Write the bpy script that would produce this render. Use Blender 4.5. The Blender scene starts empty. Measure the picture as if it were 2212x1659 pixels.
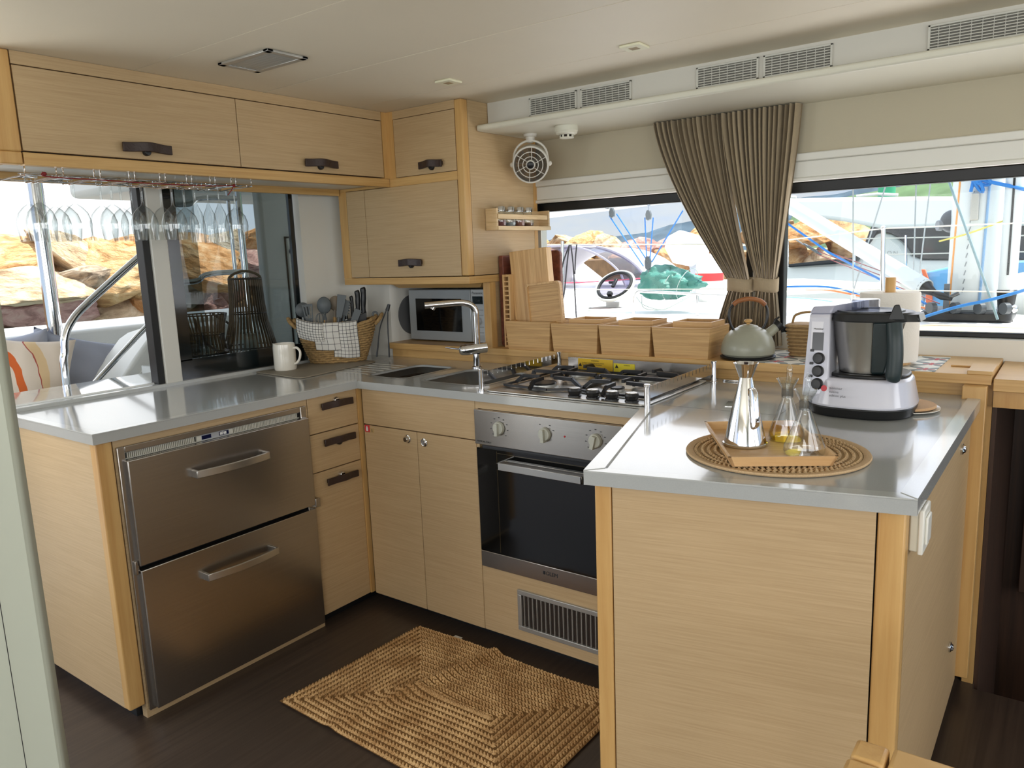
import bpy, bmesh, math, random
from mathutils import Matrix, Vector
PI = math.pi
D = bpy.data
SC = bpy.context.scene
COL = SC.collection
random.seed(7)

# ---------------- camera, world, light, exposure ----------------
CF, CYAW, CPIT, CROL, CX, CY, CZ = 1652.35, 0.6419, -0.1702, -0.0382, 2.3226, -2.0646, 1.4472
fw = Vector((-math.sin(CYAW)*math.cos(CPIT), math.cos(CYAW)*math.cos(CPIT), math.sin(CPIT)))
rt = Vector((math.cos(CYAW), math.sin(CYAW), 0)); up = rt.cross(fw)
r2 = rt*math.cos(CROL)+up*math.sin(CROL); u2 = -rt*math.sin(CROL)+up*math.cos(CROL)
cam = D.objects.new('camera', D.cameras.new('camera')); COL.objects.link(cam)
cam.matrix_world = Matrix((( r2.x,u2.x,-fw.x,CX),(r2.y,u2.y,-fw.y,CY),(r2.z,u2.z,-fw.z,CZ),(0,0,0,1)))
cam.data.sensor_width = 36; cam.data.lens = 36*CF/2212; cam.data.clip_start = .02; cam.data.clip_end = 3000
SC.camera = cam

def at(px, py, ax, v):
    """a point on the plane ax = v that lies along a sight line of the survey photograph"""
    d = r2*(px-1106)/CF - u2*(py-829.5)/CF + fw
    i = 'xyz'.index(ax); c = Vector((CX, CY, CZ))
    return c + d*((v-c[i])/d[i])

SC.view_settings.view_transform = 'Standard'; SC.view_settings.look = 'None'
SC.view_settings.gamma = 1; SC.view_settings.use_curve_mapping = False
SC.view_settings.exposure = 0.0
SC.cycles.max_bounces = 10; SC.cycles.transparent_max_bounces = 40
SC.cycles.diffuse_bounces = 5; SC.cycles.glossy_bounces = 5; SC.cycles.transmission_bounces = 8
SC.cycles.sample_clamp_indirect = 4; SC.cycles.caustics_reflective = False; SC.cycles.caustics_refractive = False
SC.cycles.use_denoising = True
try: SC.cycles.denoiser = 'OPENIMAGEDENOISE'
except Exception: pass

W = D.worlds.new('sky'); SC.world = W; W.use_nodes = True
nt = W.node_tree; nt.nodes.clear(); N = nt.nodes.new; L = nt.links.new
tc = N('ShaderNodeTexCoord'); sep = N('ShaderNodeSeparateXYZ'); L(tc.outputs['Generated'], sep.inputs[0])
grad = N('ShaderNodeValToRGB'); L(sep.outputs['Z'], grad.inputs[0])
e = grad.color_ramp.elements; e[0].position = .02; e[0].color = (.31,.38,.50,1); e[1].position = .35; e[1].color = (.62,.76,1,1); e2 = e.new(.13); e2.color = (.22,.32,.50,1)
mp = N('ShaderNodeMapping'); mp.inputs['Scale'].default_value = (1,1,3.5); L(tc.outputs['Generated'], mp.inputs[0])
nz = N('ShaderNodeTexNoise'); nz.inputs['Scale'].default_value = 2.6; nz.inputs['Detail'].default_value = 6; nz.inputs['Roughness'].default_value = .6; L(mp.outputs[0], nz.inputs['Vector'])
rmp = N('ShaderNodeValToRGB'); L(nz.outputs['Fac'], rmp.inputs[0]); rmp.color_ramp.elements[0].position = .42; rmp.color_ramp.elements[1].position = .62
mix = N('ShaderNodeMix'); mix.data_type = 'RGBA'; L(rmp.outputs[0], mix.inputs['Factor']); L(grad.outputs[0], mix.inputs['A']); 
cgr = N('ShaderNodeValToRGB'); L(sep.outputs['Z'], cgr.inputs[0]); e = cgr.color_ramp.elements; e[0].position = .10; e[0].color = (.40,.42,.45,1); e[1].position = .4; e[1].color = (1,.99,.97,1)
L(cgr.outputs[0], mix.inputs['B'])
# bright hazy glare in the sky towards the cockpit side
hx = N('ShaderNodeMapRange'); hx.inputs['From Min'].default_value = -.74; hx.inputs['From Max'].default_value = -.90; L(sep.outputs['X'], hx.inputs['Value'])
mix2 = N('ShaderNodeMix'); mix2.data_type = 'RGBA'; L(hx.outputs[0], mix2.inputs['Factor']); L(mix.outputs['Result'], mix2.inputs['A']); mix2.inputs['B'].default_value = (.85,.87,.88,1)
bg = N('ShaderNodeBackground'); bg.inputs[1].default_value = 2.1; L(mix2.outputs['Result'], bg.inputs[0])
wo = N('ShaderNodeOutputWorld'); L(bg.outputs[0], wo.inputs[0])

def lamp(name, kind, loc, target, energy, color=(1,1,1), size=None, size_y=None, angle=None):
    l = D.lights.new(name, kind); l.energy = energy; l.color = color
    if kind == 'AREA':
        l.shape = 'RECTANGLE'; l.size = size; l.size_y = size_y or size
    if angle: l.angle = angle
    o = D.objects.new(name, l); COL.objects.link(o); o.location = loc
    o.rotation_euler = (Vector(target)-Vector(loc)).to_track_quat('-Z', 'Y').to_euler()
    return o
lamp('sun', 'SUN', (0,0,10), (-2.4,-1.5,4.6), 8.5, (1,.95,.87), angle=.01)
# area lamps added at the window and door openings to brighten the cabin
lamp('window_fill', 'AREA', (2.0,-4.35,1.45), (1.6,0,2.3), 62, (1,.985,.95), 3.6, 1.1)
lamp('window_fill', 'AREA', (4.75,-1.6,1.45), (1.0,-.8,2.3), 44, (1,.985,.95), 3.6, .9)
lamp('window_fill', 'AREA', (1.6,.98,1.42), (1.6,-2,1.9), 6, (1,.97,.98), 2.3, .5)
lamp('window_fill', 'AREA', (-.60,-1.75,1.45), (2,-1.4,1.4), 10, (1,.99,.97), .9, 1.0)

# ---------------- materials ----------------
def lin(h):
    h = h.lstrip('#'); o = []
    for i in (0,2,4):
        c = int(h[i:i+2],16)/255; o.append(c/12.92 if c <= .04045 else ((c+.055)/1.055)**2.4)
    return (*o,1)
def newmat(name):
    m = D.materials.new(name); m.use_nodes = True; return m, m.node_tree, m.node_tree.nodes['Principled BSDF']
def mat(name, c, rough=.5, metal=0, noise=0, nscale=30, bump=0, bscale=60, coat=0, aniso=0, spec=None, emis=None, sheen=0, stretch=(1,1,1)):
    m, t, b = newmat(name); c = lin(c) if isinstance(c, str) else (*c[:3],1)
    b.inputs['Base Color'].default_value = c; b.inputs['Roughness'].default_value = rough; b.inputs['Metallic'].default_value = metal
    if coat: b.inputs['Coat Weight'].default_value = coat; b.inputs['Coat Roughness'].default_value = .05
    if spec is not None: b.inputs['Specular IOR Level'].default_value = spec
    if sheen: b.inputs['Sheen Weight'].default_value = sheen
    if emis: b.inputs['Emission Color'].default_value = c; b.inputs['Emission Strength'].default_value = emis
    if noise or bump:
        tc = t.nodes.new('ShaderNodeTexCoord'); mp = t.nodes.new('ShaderNodeMapping'); mp.inputs['Scale'].default_value = stretch
        t.links.new(tc.outputs['Object'], mp.inputs[0])
    if noise:
        n = t.nodes.new('ShaderNodeTexNoise'); n.inputs['Scale'].default_value = nscale; n.inputs['Detail'].default_value = 5
        t.links.new(mp.outputs[0], n.inputs['Vector'])
        mr = t.nodes.new('ShaderNodeMapRange'); mr.inputs['From Min'].default_value = .3; mr.inputs['From Max'].default_value = .7
        mr.inputs['To Min'].default_value = 1-noise; mr.inputs['To Max'].default_value = 1+noise
        t.links.new(n.outputs['Fac'], mr.inputs['Value'])
        hs = t.nodes.new('ShaderNodeHueSaturation'); hs.inputs['Color'].default_value = c
        t.links.new(mr.outputs[0], hs.inputs['Value']); t.links.new(hs.outputs[0], b.inputs['Base Color'])
    if bump:
        n2 = t.nodes.new('ShaderNodeTexNoise'); n2.inputs['Scale'].default_value = bscale; n2.inputs['Detail'].default_value = 4
        t.links.new(mp.outputs[0], n2.inputs['Vector'])
        bp = t.nodes.new('ShaderNodeBump'); bp.inputs['Strength'].default_value = bump; bp.inputs['Distance'].default_value = .01
        t.links.new(n2.outputs['Fac'], bp.inputs['Height']); t.links.new(bp.outputs[0], b.inputs['Normal'])
    return m
def wood(name, c1, c2, stretch, scale=1.0, rough=.42, big=.10, fine=.5, bump=.06):
    """grain streaks: low frequency along the grain, high across"""
    m, t, b = newmat(name); NN = t.nodes.new; LL = t.links.new
    tc = NN('ShaderNodeTexCoord'); mp = NN('ShaderNodeMapping'); mp.inputs['Scale'].default_value = stretch; LL(tc.outputs['Object'], mp.inputs[0])
    n = NN('ShaderNodeTexNoise'); n.inputs['Scale'].default_value = scale; n.inputs['Detail'].default_value = 6; n.inputs['Roughness'].default_value = .65; n.inputs['Distortion'].default_value = .25
    LL(mp.outputs[0], n.inputs['Vector'])
    cr = NN('ShaderNodeValToRGB'); LL(n.outputs['Fac'], cr.inputs[0])
    cr.color_ramp.elements[0].position = .5-fine*.36; cr.color_ramp.elements[0].color = lin(c2); cr.color_ramp.elements[1].position = .5+fine*.20; cr.color_ramp.elements[1].color = lin(c1)
    n3 = NN('ShaderNodeTexNoise'); n3.inputs['Scale'].default_value = 2.2; LL(tc.outputs['Object'], n3.inputs['Vector'])
    mr = NN('ShaderNodeMapRange'); mr.inputs['To Min'].default_value = 1-big; mr.inputs['To Max'].default_value = 1+big; LL(n3.outputs['Fac'], mr.inputs['Value'])
    hs = NN('ShaderNodeHueSaturation'); LL(cr.outputs[0], hs.inputs['Color']); LL(mr.outputs[0], hs.inputs['Value']); LL(hs.outputs[0], b.inputs['Base Color'])
    b.inputs['Roughness'].default_value = rough
    bp = NN('ShaderNodeBump'); bp.inputs['Strength'].default_value = bump; bp.inputs['Distance'].default_value = .002; LL(n.outputs['Fac'], bp.inputs['Height']); LL(bp.outputs[0], b.inputs['Normal'])
    return m
def glass(name, tint='#ffffff', edge='#9aa4a4', refl=.9, rough=.0, f0=.04):
    """thin clear glass: see-through, tinted, with Fresnel reflections"""
    m = D.materials.new(name); m.use_nodes = True; t = m.node_tree; t.nodes.clear(); NN = t.nodes.new; LL = t.links.new
    lw = NN('ShaderNodeLayerWeight'); lw.inputs[0].default_value = .35
    mc = NN('ShaderNodeMix'); mc.data_type = 'RGBA'; mc.inputs['A'].default_value = lin(tint); mc.inputs['B'].default_value = lin(edge)
    pw = NN('ShaderNodeMath'); pw.operation = 'POWER'; pw.inputs[1].default_value = 2.2; LL(lw.outputs['Facing'], pw.inputs[0]); LL(pw.outputs[0], mc.inputs['Factor'])
    tr = NN('ShaderNodeBsdfTransparent'); LL(mc.outputs['Result'], tr.inputs[0])
    gl = NN('ShaderNodeBsdfGlossy'); gl.inputs['Roughness'].default_value = rough; gl.inputs['Color'].default_value = (refl,refl,refl,1)
    p5 = NN('ShaderNodeMath'); p5.operation = 'POWER'; p5.inputs[1].default_value = 4.5; l2_ = NN('ShaderNodeLayerWeight'); l2_.inputs[0].default_value = .5; LL(l2_.outputs['Facing'], p5.inputs[0])
    fr = NN('ShaderNodeMath'); fr.operation = 'MULTIPLY_ADD'; fr.inputs[1].default_value = .85; fr.inputs[2].default_value = f0; LL(p5.outputs[0], fr.inputs[0])
    mx = NN('ShaderNodeMixShader'); LL(fr.outputs[0], mx.inputs[0]); LL(tr.outputs[0], mx.inputs[1]); LL(gl.outputs[0], mx.inputs[2])
    o = NN('ShaderNodeOutputMaterial'); LL(mx.outputs[0], o.inputs[0]); return m

OAK_A, OAK_B = '#c4a982', '#ae926b'
M = {}
M['oak'] = wood('oak_veneer', OAK_A, OAK_B, (5,5,260), 1.0, .45, .05, .9)           # grain lies level
M['oak_edge'] = wood('oak_edge_solid', '#d0a86c', '#bd9054', (22,22,1.3), 1.0, .38, .06, .5, .02)  # upright solid edge
M['oak_rail'] = wood('oak_rail', '#d0aa70', '#bd9358', (2.5,2.5,90), 1.0, .38, .06, .5, .02)
M['bamboo'] = wood('bamboo', '#d4ad76', '#a9804e', (3,3,130), 1.0, .45, .05, .6)
M['bamboo_up'] = wood('bamboo_upright', '#dcb782', '#b98c58', (90,90,2.2), 1.0, .45, .05, .5)
M['bamboo_flat'] = wood('bamboo_flat', '#dfba88', '#cfa472', (3,70,3), 1.0, .4, .05, .5)
M['redwood'] = wood('dark_red_wood', '#7a4433', '#4f281e', (40,40,2), 1.0, .5)
M['darkfloor'] = wood('dark_floor_laminate', '#483c34', '#332a25', (60,1.4,60), 1.0, .33, .12, .6, .05)
M['darkwood'] = wood('dark_closet_wood', '#4a3326', '#33241b', (30,30,1.3), 1.0, .5)
M['gap'] = mat('carcass_dark', '#2b1f17', .8)
M['kick'] = mat('plinth_black', '#0d0f12', .5)
M['quartz'] = mat('grey_solid_surface', '#acafae', .13, noise=.03, nscale=400, coat=.35)
M['quartz_rim'] = mat('grey_solid_surface_rim', '#b8bbb9', .13, noise=.03, nscale=400, coat=.3)
M['quartz_out'] = mat('cockpit_counter', '#eef2f2', .05, coat=1.0)
M['ceil'] = mat('ceiling_vinyl', '#e2d9c5', .55, noise=.015, nscale=4)
M['bright'] = mat('bright_gelcoat', '#f1f2ee', .35)
M['white'] = mat('white_gelcoat', '#dcdbd4', .35)
M['offwhite'] = mat('off_white_plastic', '#d7d5c6', .4)
M['greige'] = mat('beige_headliner', '#b9b09a', .7, bump=.05, bscale=200)
M['vinylwhite'] = mat('white_vinyl', '#b4b8a8', .45, bump=.10, bscale=9)
M['blackrub'] = mat('black_rubber', '#0e0f10', .45)
M['black'] = mat('black_plastic', '#17181a', .35)
M['blackgloss'] = mat('black_gloss', '#08090a', .08, coat=.5)
M['leather'] = mat('dark_brown_handle', '#33231e', .42, bump=.1, bscale=150)
M['steel'] = mat('brushed_steel', '#b2adA7', .27, 1, noise=.05, nscale=3, stretch=(1,1,90))
M['steel_l'] = mat('satin_steel', '#c9c7c2', .3, 1)
M['chrome'] = mat('chrome', '#e8e8ea', .06, 1)
M['polished'] = mat('polished_steel', '#dadbdd', .1, 1)
M['alu'] = mat('satin_aluminium', '#b9b9b5', .42, .7)
M['sinkmat'] = mat('sink_steel', '#717477', .34, .85)
M['iron'] = mat('cast_iron_enamel', '#131316', .4, bump=.05)
M['pyrex'] = glass('clear_glass', '#fcfefe', '#aab3b4', f0=.09)
M['wineglass'] = glass('drinking_glass', '#f6f8f8', '#6f7878', f0=.085)
M['pane'] = glass('window_pane', '#f8fafa', '#e2e8ea', .4, f0=.02)
M['tint'] = glass('tinted_sliding_glass', '#cdd3d4', '#8a9698', .7)
M['cream'] = mat('cream_enamel', '#e6e2d6', .2, coat=.5)
M['paper'] = mat('paper_towel', '#eae6de', .9, bump=.15, bscale=150)
print_black = mat('print_black', '#1b1b1d', .6)
M['print'] = print_black
M['print_white'] = mat('print_white', '#e8e8e6', .6)
M['red'] = mat('red_print', '#c8323a', .4)
M['yellow'] = mat('yellow_label', '#dcb52a', .5)

# ---------------- helpers ----------------
class G:
    """collects shapes in one bmesh"""
    def __init__(s): s.bm = bmesh.new(); s.T = Matrix()
    def v(s, p): return s.bm.verts.new(s.T @ Vector(p))
    def f(s, vs, mi=0):
        try: fc = s.bm.faces.new(vs); fc.material_index = mi; return fc
        except ValueError: return None
    def box(s, x0,y0,z0,x1,y1,z1, mi=0):
        if x0>x1: x0,x1=x1,x0
        if y0>y1: y0,y1=y1,y0
        if z0>z1: z0,z1=z1,z0
        q = [s.v(p) for p in ((x0,y0,z0),(x1,y0,z0),(x1,y1,z0),(x0,y1,z0),(x0,y0,z1),(x1,y0,z1),(x1,y1,z1),(x0,y1,z1))]
        for a in ((3,2,1,0),(4,5,6,7),(0,1,5,4),(1,2,6,5),(2,3,7,6),(3,0,4,7)): s.f([q[i] for i in a], mi)
        return s
    def cbox(s, c, sz, mi=0):
        return s.box(c[0]-sz[0]/2,c[1]-sz[1]/2,c[2]-sz[2]/2,c[0]+sz[0]/2,c[1]+sz[1]/2,c[2]+sz[2]/2, mi)
    def prism(s, poly, z0, z1, mi=0, top=None):
        """poly: [(x,y)...] ccw; top: optional other outline at z1"""
        top = top or poly
        a = [s.v((x,y,z0)) for x,y in poly]; b = [s.v((x,y,z1)) for x,y in top]; n = len(a)
        s.f(a[::-1], mi); s.f(b, mi)
        for i in range(n): s.f([a[i],a[(i+1)%n],b[(i+1)%n],b[i]], mi)
        return s
    def hull(s, pts, mi=0):
        vs = [s.v(p) for p in pts]; r = bmesh.ops.convex_hull(s.bm, input=vs)
        bmesh.ops.delete(s.bm, geom=[g for g in r['geom_interior'] if isinstance(g, bmesh.types.BMVert) and g.is_valid], context='VERTS')
        return s
    def tube(s, pts, r, n=10, cap=True, closed=False, mi=0, flat=None):
        pts = [Vector(p) for p in pts]; m = len(pts); rings = []
        rad = r if isinstance(r, (list,tuple)) else [r]*m
        prev = None
        for i,p in enumerate(pts):
            if closed: t = (pts[(i+1)%m]-pts[i-1])
            else: t = pts[min(i+1,m-1)]-pts[max(i-1,0)]
            t = t.normalized() if t.length > 1e-9 else Vector((0,0,1))
            if prev is None:
                ref = Vector((0,0,1)) if abs(t.z) < .9 else Vector((1,0,0))
                nn = (ref - t*ref.dot(t)).normalized()
            else:
                nn = prev - t*prev.dot(t); nn = nn.normalized() if nn.length > 1e-6 else Vector((1,0,0))
            prev = nn; bb = t.cross(nn)
            fy = flat or 1
            rings.append([s.v(p + nn*math.cos(2*PI*k/n)*rad[i]*fy + bb*math.sin(2*PI*k/n)*rad[i]) for k in range(n)])
        for i in range(m if closed else m-1):
            A, B = rings[i], rings[(i+1)%m]
            for k in range(n): s.f([A[k],A[(k+1)%n],B[(k+1)%n],B[k]], mi)
        if cap and not closed: s.f(rings[0][::-1], mi); s.f(rings[-1], mi)
        return s
    def lathe(s, prof, n=24, c=(0,0,0), mi=0, cap0=False, cap1=False, sx=1, sy=1, a0=0, a1=2*PI):
        """prof [(r,z)...] turned about z"""
        rings = []; full = abs(a1-a0-2*PI) < 1e-6; cnt = n if full else n+1
        for r,z in prof:
            if r < 1e-6: rings.append([s.v((c[0],c[1],c[2]+z))]*cnt)
            else: rings.append([s.v((c[0]+r*sx*math.cos(a0+(a1-a0)*k/n), c[1]+r*sy*math.sin(a0+(a1-a0)*k/n), c[2]+z)) for k in range(cnt)])
        for A,B in zip(rings, rings[1:]):
            for k in range(n):
                q = [A[k],A[(k+1)%cnt],B[(k+1)%cnt],B[k]]; u = []
                for w in q:
                    if w not in u: u.append(w)
                if len(u) > 2: s.f(u, mi)
        if cap0: s.f(rings[0][::-1], mi)
        if cap1: s.f(rings[-1], mi)
        return s
    def ball(s, c, r, n=16, m=10, mi=0, sz=1):
        pr = [(r*math.sin(PI*i/m), -r*sz*math.cos(PI*i/m)) for i in range(m+1)]
        pr[0] = (0,-r*sz); pr[-1] = (0,r*sz)
        return s.lathe(pr, n, c, mi)
    def grid(s, fn, nu, nv, mi=0, closeu=False):
        q = [[s.v(fn(i/nu, j/nv)) for j in range(nv+1)] for i in range(nu if closeu else nu+1)]
        for i in range(nu):
            for j in range(nv):
                s.f([q[i][j], q[(i+1)%len(q)][j], q[(i+1)%len(q)][j+1], q[i][j+1]], mi)
        return s
    def out(s, name, m, parent=None, bev=0, smooth=True, label=None, ang=38, seg=2, solid=0, sub=0, w=None, kind=None, clean=False):
        root = parent
        while root is not None and root.parent is not None: root = root.parent
        if clean: bmesh.ops.remove_doubles(s.bm, verts=s.bm.verts, dist=1e-5)
        if root is not None and (WORLD.get(root.name, True) if w is None else w):
            bmesh.ops.translate(s.bm, verts=s.bm.verts, vec=-Vector(root.location))
        bmesh.ops.recalc_face_normals(s.bm, faces=s.bm.faces)
        me = D.meshes.new(name); s.bm.to_mesh(me); s.bm.free()
        ms = m if isinstance(m, (list,tuple)) else [m]
        for q in ms: me.materials.append(M[q] if isinstance(q,str) else q)
        if smooth: me.shade_smooth(); me.set_sharp_from_angle(angle=math.radians(ang))
        o = D.objects.new(name, me); COL.objects.link(o)
        if parent is not None: o.parent = parent
        if solid: md = o.modifiers.new('s','SOLIDIFY'); md.thickness = solid; md.offset = 0
        if sub: md = o.modifiers.new('u','SUBSURF'); md.levels = sub; md.render_levels = sub
        if bev: md = o.modifiers.new('b','BEVEL'); md.width = bev; md.segments = seg; md.limit_method = 'ANGLE'; md.angle_limit = math.radians(50)
        if label: o['label'] = label
        if kind: o['kind'] = kind
        return o
WORLD = {}
def T(name, label, cat, loc=(0,0,0), rot=0, group=None, local=False):
    o = D.objects.new(name, None); COL.objects.link(o); o.empty_display_size = .05
    o.location = loc; o.rotation_euler = (0,0,rot) if not isinstance(rot, tuple) else rot
    o['label'] = label; o['category'] = cat
    if group: o['group'] = group
    WORLD[o.name] = not local
    return o
def tag(o, label, cat, group=None, kind=None):
    o['label'] = label; o['category'] = cat
    if group: o['group'] = group
    if kind: o['kind'] = kind
    return o
def dup(o, parent=None, mats=None):
    kids = [c for c in D.objects if c.parent == o]
    c = o.copy(); COL.objects.link(c); c.parent = parent
    if parent is None: WORLD[c.name] = WORLD.get(o.name, True)
    for k in kids: dup(k, c)
    return c
def rr(x0,y0,x1,y1,r,n=6):
    out = []
    for cx,cy,a in ((x1-r,y0+r,-PI/2),(x1-r,y1-r,0),(x0+r,y1-r,PI/2),(x0+r,y0+r,PI)):
        for k in range(n+1): out.append((cx+r*math.cos(a+PI/2*k/n), cy+r*math.sin(a+PI/2*k/n)))
    return out
def text(s, loc, size, X, Y, m, parent, name='lettering', align='LEFT', squeeze=1.0):
    """flat lettering at world loc, running along X with up direction Y"""
    cu = D.curves.new(name, 'FONT'); cu.body = s; cu.size = size; cu.extrude = .0002; cu.align_x = align; cu.resolution_u = 3
    o = D.objects.new(name, cu); COL.objects.link(o); cu.materials.append(M[m] if isinstance(m,str) else m)
    X = Vector(X).normalized(); Y = Vector(Y).normalized(); Z = X.cross(Y)
    bpy.context.view_layer.update()
    me = D.meshes.new_from_object(o.evaluated_get(bpy.context.evaluated_depsgraph_get())); D.objects.remove(o); D.curves.remove(cu)
    o = D.objects.new(name, me); COL.objects.link(o)
    mw = Matrix(((X.x*squeeze,Y.x,Z.x,0),(X.y*squeeze,Y.y,Z.y,0),(X.z*squeeze,Y.z,Z.z,0),(0,0,0,1)))
    root = parent
    while root.parent is not None: root = root.parent
    l = Vector(loc) - (Vector(root.location) if WORLD.get(root.name, True) else Vector())
    mw.translation = l; o.parent = parent; o.matrix_local = mw
    return o
def st(o): o['kind'] = 'structure'; return o
def spath(pts, n=8):
    """Catmull-Rom through pts"""
    pts = [Vector(p) for p in pts]; P = [2*pts[0]-pts[1]]+pts+[2*pts[-1]-pts[-2]]; out = []
    for i in range(1, len(P)-2):
        a,b,c,d = P[i-1:i+3]
        for k in range(n):
            t = k/n; out.append(.5*((2*b)+(c-a)*t+(2*a-5*b+4*c-d)*t*t+(3*b-a-3*c+d)*t**3))
    out.append(pts[-1]); return out
# ================= the cabin shell =================
st(G().box(-1.3,-4.4,-.06, 2.13,1.1,0).box(2.13,-4.4,-.06,4.8,.62,0).out('floor', 'darkfloor', smooth=False))
for a,b in ((-4.4,-2.2),(-2.197,-1.30),(-1.297,-.665),(-.662,-.1675),(-.1615,.290),(.293,1.04)):
    st(G().box(-.70,a,2.079, 4.8,b,2.10).out('ceiling', 'ceil', smooth=False))
st(G().box(-.72,-4.4,2.101, 4.8,1.65,2.16).out('ceiling', 'white', smooth=False))  # roof slab, its unseen front overhang added to keep sun out
# air duct box and shelf along the front windows
st(G().box(.223,.644,1.981, 4.8,.70,2.079).out('trim_1', mat('duct_face','#cfccc4',.45), smooth=False))
st(G().prism([(.2235,.559),(4.8,.559),(4.8,1.05),(.2235,1.05)],1.955,1.981).out('trim_2', 'offwhite', bev=.008, seg=3))
# front wall with two windows
st(G().box(-.42,1.07,0,2.13,1.12,1.0).box(2.13,1.07,.93,4.8,1.12,1.0).box(.19,1.0,1.0,4.8,1.12,1.091).out('wall_back', 'white', smooth=False))
st(G().box(.19,1.02,1.773,4.8,1.08,1.96).box(.19,1.08,1.658,4.8,1.12,2.1).out('wall_header', 'greige', smooth=False))
tr = G()
tr.box(.19,.992,1.746,4.8,1.02,1.775); tr.box(.19,1.0,1.684,4.8,1.08,1.746); tr.box(.19,.988,1.670,4.8,1.005,1.685)
st(tr.out('trim_3', 'white', bev=.004))
st(G().box(.19,1.05,1.632,4.8,1.095,1.672).box(.19,1.05,1.091,1.25,1.08,1.109).box(1.347,1.05,1.091,4.8,1.08,1.109).box(1.347,1.02,1.091,1.375,1.065,1.67).box(1.21,1.055,1.091,1.25,1.075,1.67).out('trim_4', 'blackrub', bev=.003))
st(G().box(1.25,1.02,1.07,1.348,1.09,1.70).out('wall_mullion', 'white', bev=.004))
st(G().box(.20,1.065,1.1,1.24,1.071,1.64).out('window_1', 'pane', smooth=False))
st(G().box(1.36,1.068,1.1,4.8,1.074,1.64).out('window_2', 'pane', smooth=False))
st(G().box(-.42,1.07,1.0,.19,1.12,2.079).out('wall_back', 'white', smooth=False))
# left wall: curved white pillar and nook side behind the basket
pl = [(-.70,.30),(-.65,.30),(-.645,.42),(-.635,.50),(-.61,.575),(-.57,.615),(-.52,.626),(-.46,.63),(-.435,.638),(-.423,.655),(-.42,.68),(-.42,1.12),(-.70,1.12)]
st(G().prism(pl, 0,2.079).out('wall_left', 'white', ang=30))
# posts of the sliding window
st(G().box(-.70,-.432,.955,-.655,-.362,2.079).out('wall_left', 'white', bev=.003))
st(G().box(-.72,-.462,.955,-.665,-.434,2.079).out('trim_5', 'blackrub', bev=.002))
st(G().box(-.70,-.362,1.78,-.655,.30,2.079).box(-.70,-1.3,1.80,-.655,-.44,2.079).out('wall_left', 'white', smooth=False))
w3 = G().box(-.692,-.36,.972,-.675,.30,1.055).box(-.692,-.36,1.05,-.675,-.30,1.785).box(-.692,.262,1.05,-.675,.285,1.785)
st(w3.out('window_3_frame', mat('green_black_frame','#10181a',.12, coat=.4), smooth=False))
st(G().box(-.686,-.30,1.05,-.682,.265,1.785).out('window_3', 'tint', smooth=False))
st(G().box(-.712,-.44,.985,-.707,-.20,1.80).out('window_4', 'tint', smooth=False))
st(G().box(-.70,-1.04,0,-.665,.31,.955).out('wall_left', 'white', smooth=False))
# the saloon behind the photographer: low walls with wide windows above
st(G().box(-.7,-4.45,0,4.8,-4.4,.95).box(-.7,-4.45,1.85,4.8,-4.4,2.1).box(2.4,-4.45,.9,2.55,-4.4,1.9).out('wall_rear', 'white', smooth=False))
st(G().box(4.8,-4.45,0,4.85,1,.9).out('wall_right', 'darkwood', smooth=False))
st(G().box(4.8,-4.45,1.85,4.85,1,2.1).box(4.8,-1.2,.9,4.85,-1.0,1.9).out('wall_right', 'white', smooth=False))
# pale vinyl covered jamb close at the left
e0 = (.592,-1.45)
jb = G(); prof = [(0,0),(.0,-.012),(-.045,-.05),(-.05,-.058),(-.16,-.15),(-.22,-.15),(-.22,.02),(-.03,.02)]
jb.prism([(e0[0]+a, e0[1]+b) for a,b in prof], 0, 2.079)
st(jb.out('wall_jamb', 'vinylwhite', bev=.006, seg=3))
st(G().prism([(e0[0]-.049,e0[1]-.0575),(e0[0]-.053,e0[1]-.0595),(e0[0]-.056,e0[1]-.055),(e0[0]-.05,e0[1]-.052)][::-1],0,1.0).out('trim_6','black',smooth=False))

# ================= worktop =================
wt = T('worktop', 'glossy grey stone worktop wrapping around the galley in a U, with raised rim', 'worktop', (.0,.3,.93))
outer = [(-.655,-1.04),(0,-1.04),(0,0),(1.265,0),(1.459,-.656),(2.104,-.517),(2.104,.62),(-.60,.62),(-.645,.48),(-.655,.42)]
holes = [rr(-.08,.122,.138,.452,.045), rr(.232,.118,.548,.444,.05)]
bm = bmesh.new(); bot = []
for z in (.93,.96):
    es = []
    for lp in [outer]+holes:
        vs = [bm.verts.new((x,y-.3,z-.93)) for x,y in lp]
        es += [bm.edges.new((vs[i],vs[(i+1)%len(vs)])) for i in range(len(vs))]
        bot.append(vs)
    bmesh.ops.triangle_fill(bm, use_beauty=True, edges=es)
nl = len(holes)+1
for k in range(nl):
    A, B = bot[k], bot[k+nl]
    for i in range(len(A)): bm.faces.new([A[i],A[(i+1)%len(A)],B[(i+1)%len(B)],B[i]])
g = G(); g.bm = bm; g.out('slab', 'quartz', wt, w=False, smooth=False)
rim = G()
rim.prism([(-.655,-1.04),(0,-1.04),(0,-1.012),(-.625,-1.012)],.9595,.9635); rim.prism([(-.028,-1.012),(0,-1.012),(0,0),(-.028,.028)],.9595,.9632)
rim.out('raised_edge', 'quartz_rim', wt, smooth=False); rim = G()
rim.prism([(1.265,0),(1.459,-.656),(1.492,-.618),(1.295,.02)],.9595,.9645); rim.prism([(1.459,-.656),(2.104,-.517),(2.070,-.490),(1.492,-.618)],.9595,.9632)
rim.prism([(2.104,-.517),(2.104,.60),(2.070,.60),(2.070,-.490)],.9595,.9645)
rim.out('raised_edge', 'quartz_rim', wt, smooth=False)
G().prism([(-.70,-1.04),(-.652,-1.04),(-.652,.30),(-.70,.30)],.93,.973).out('upstand','quartz_rim', wt, bev=.002)
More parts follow.
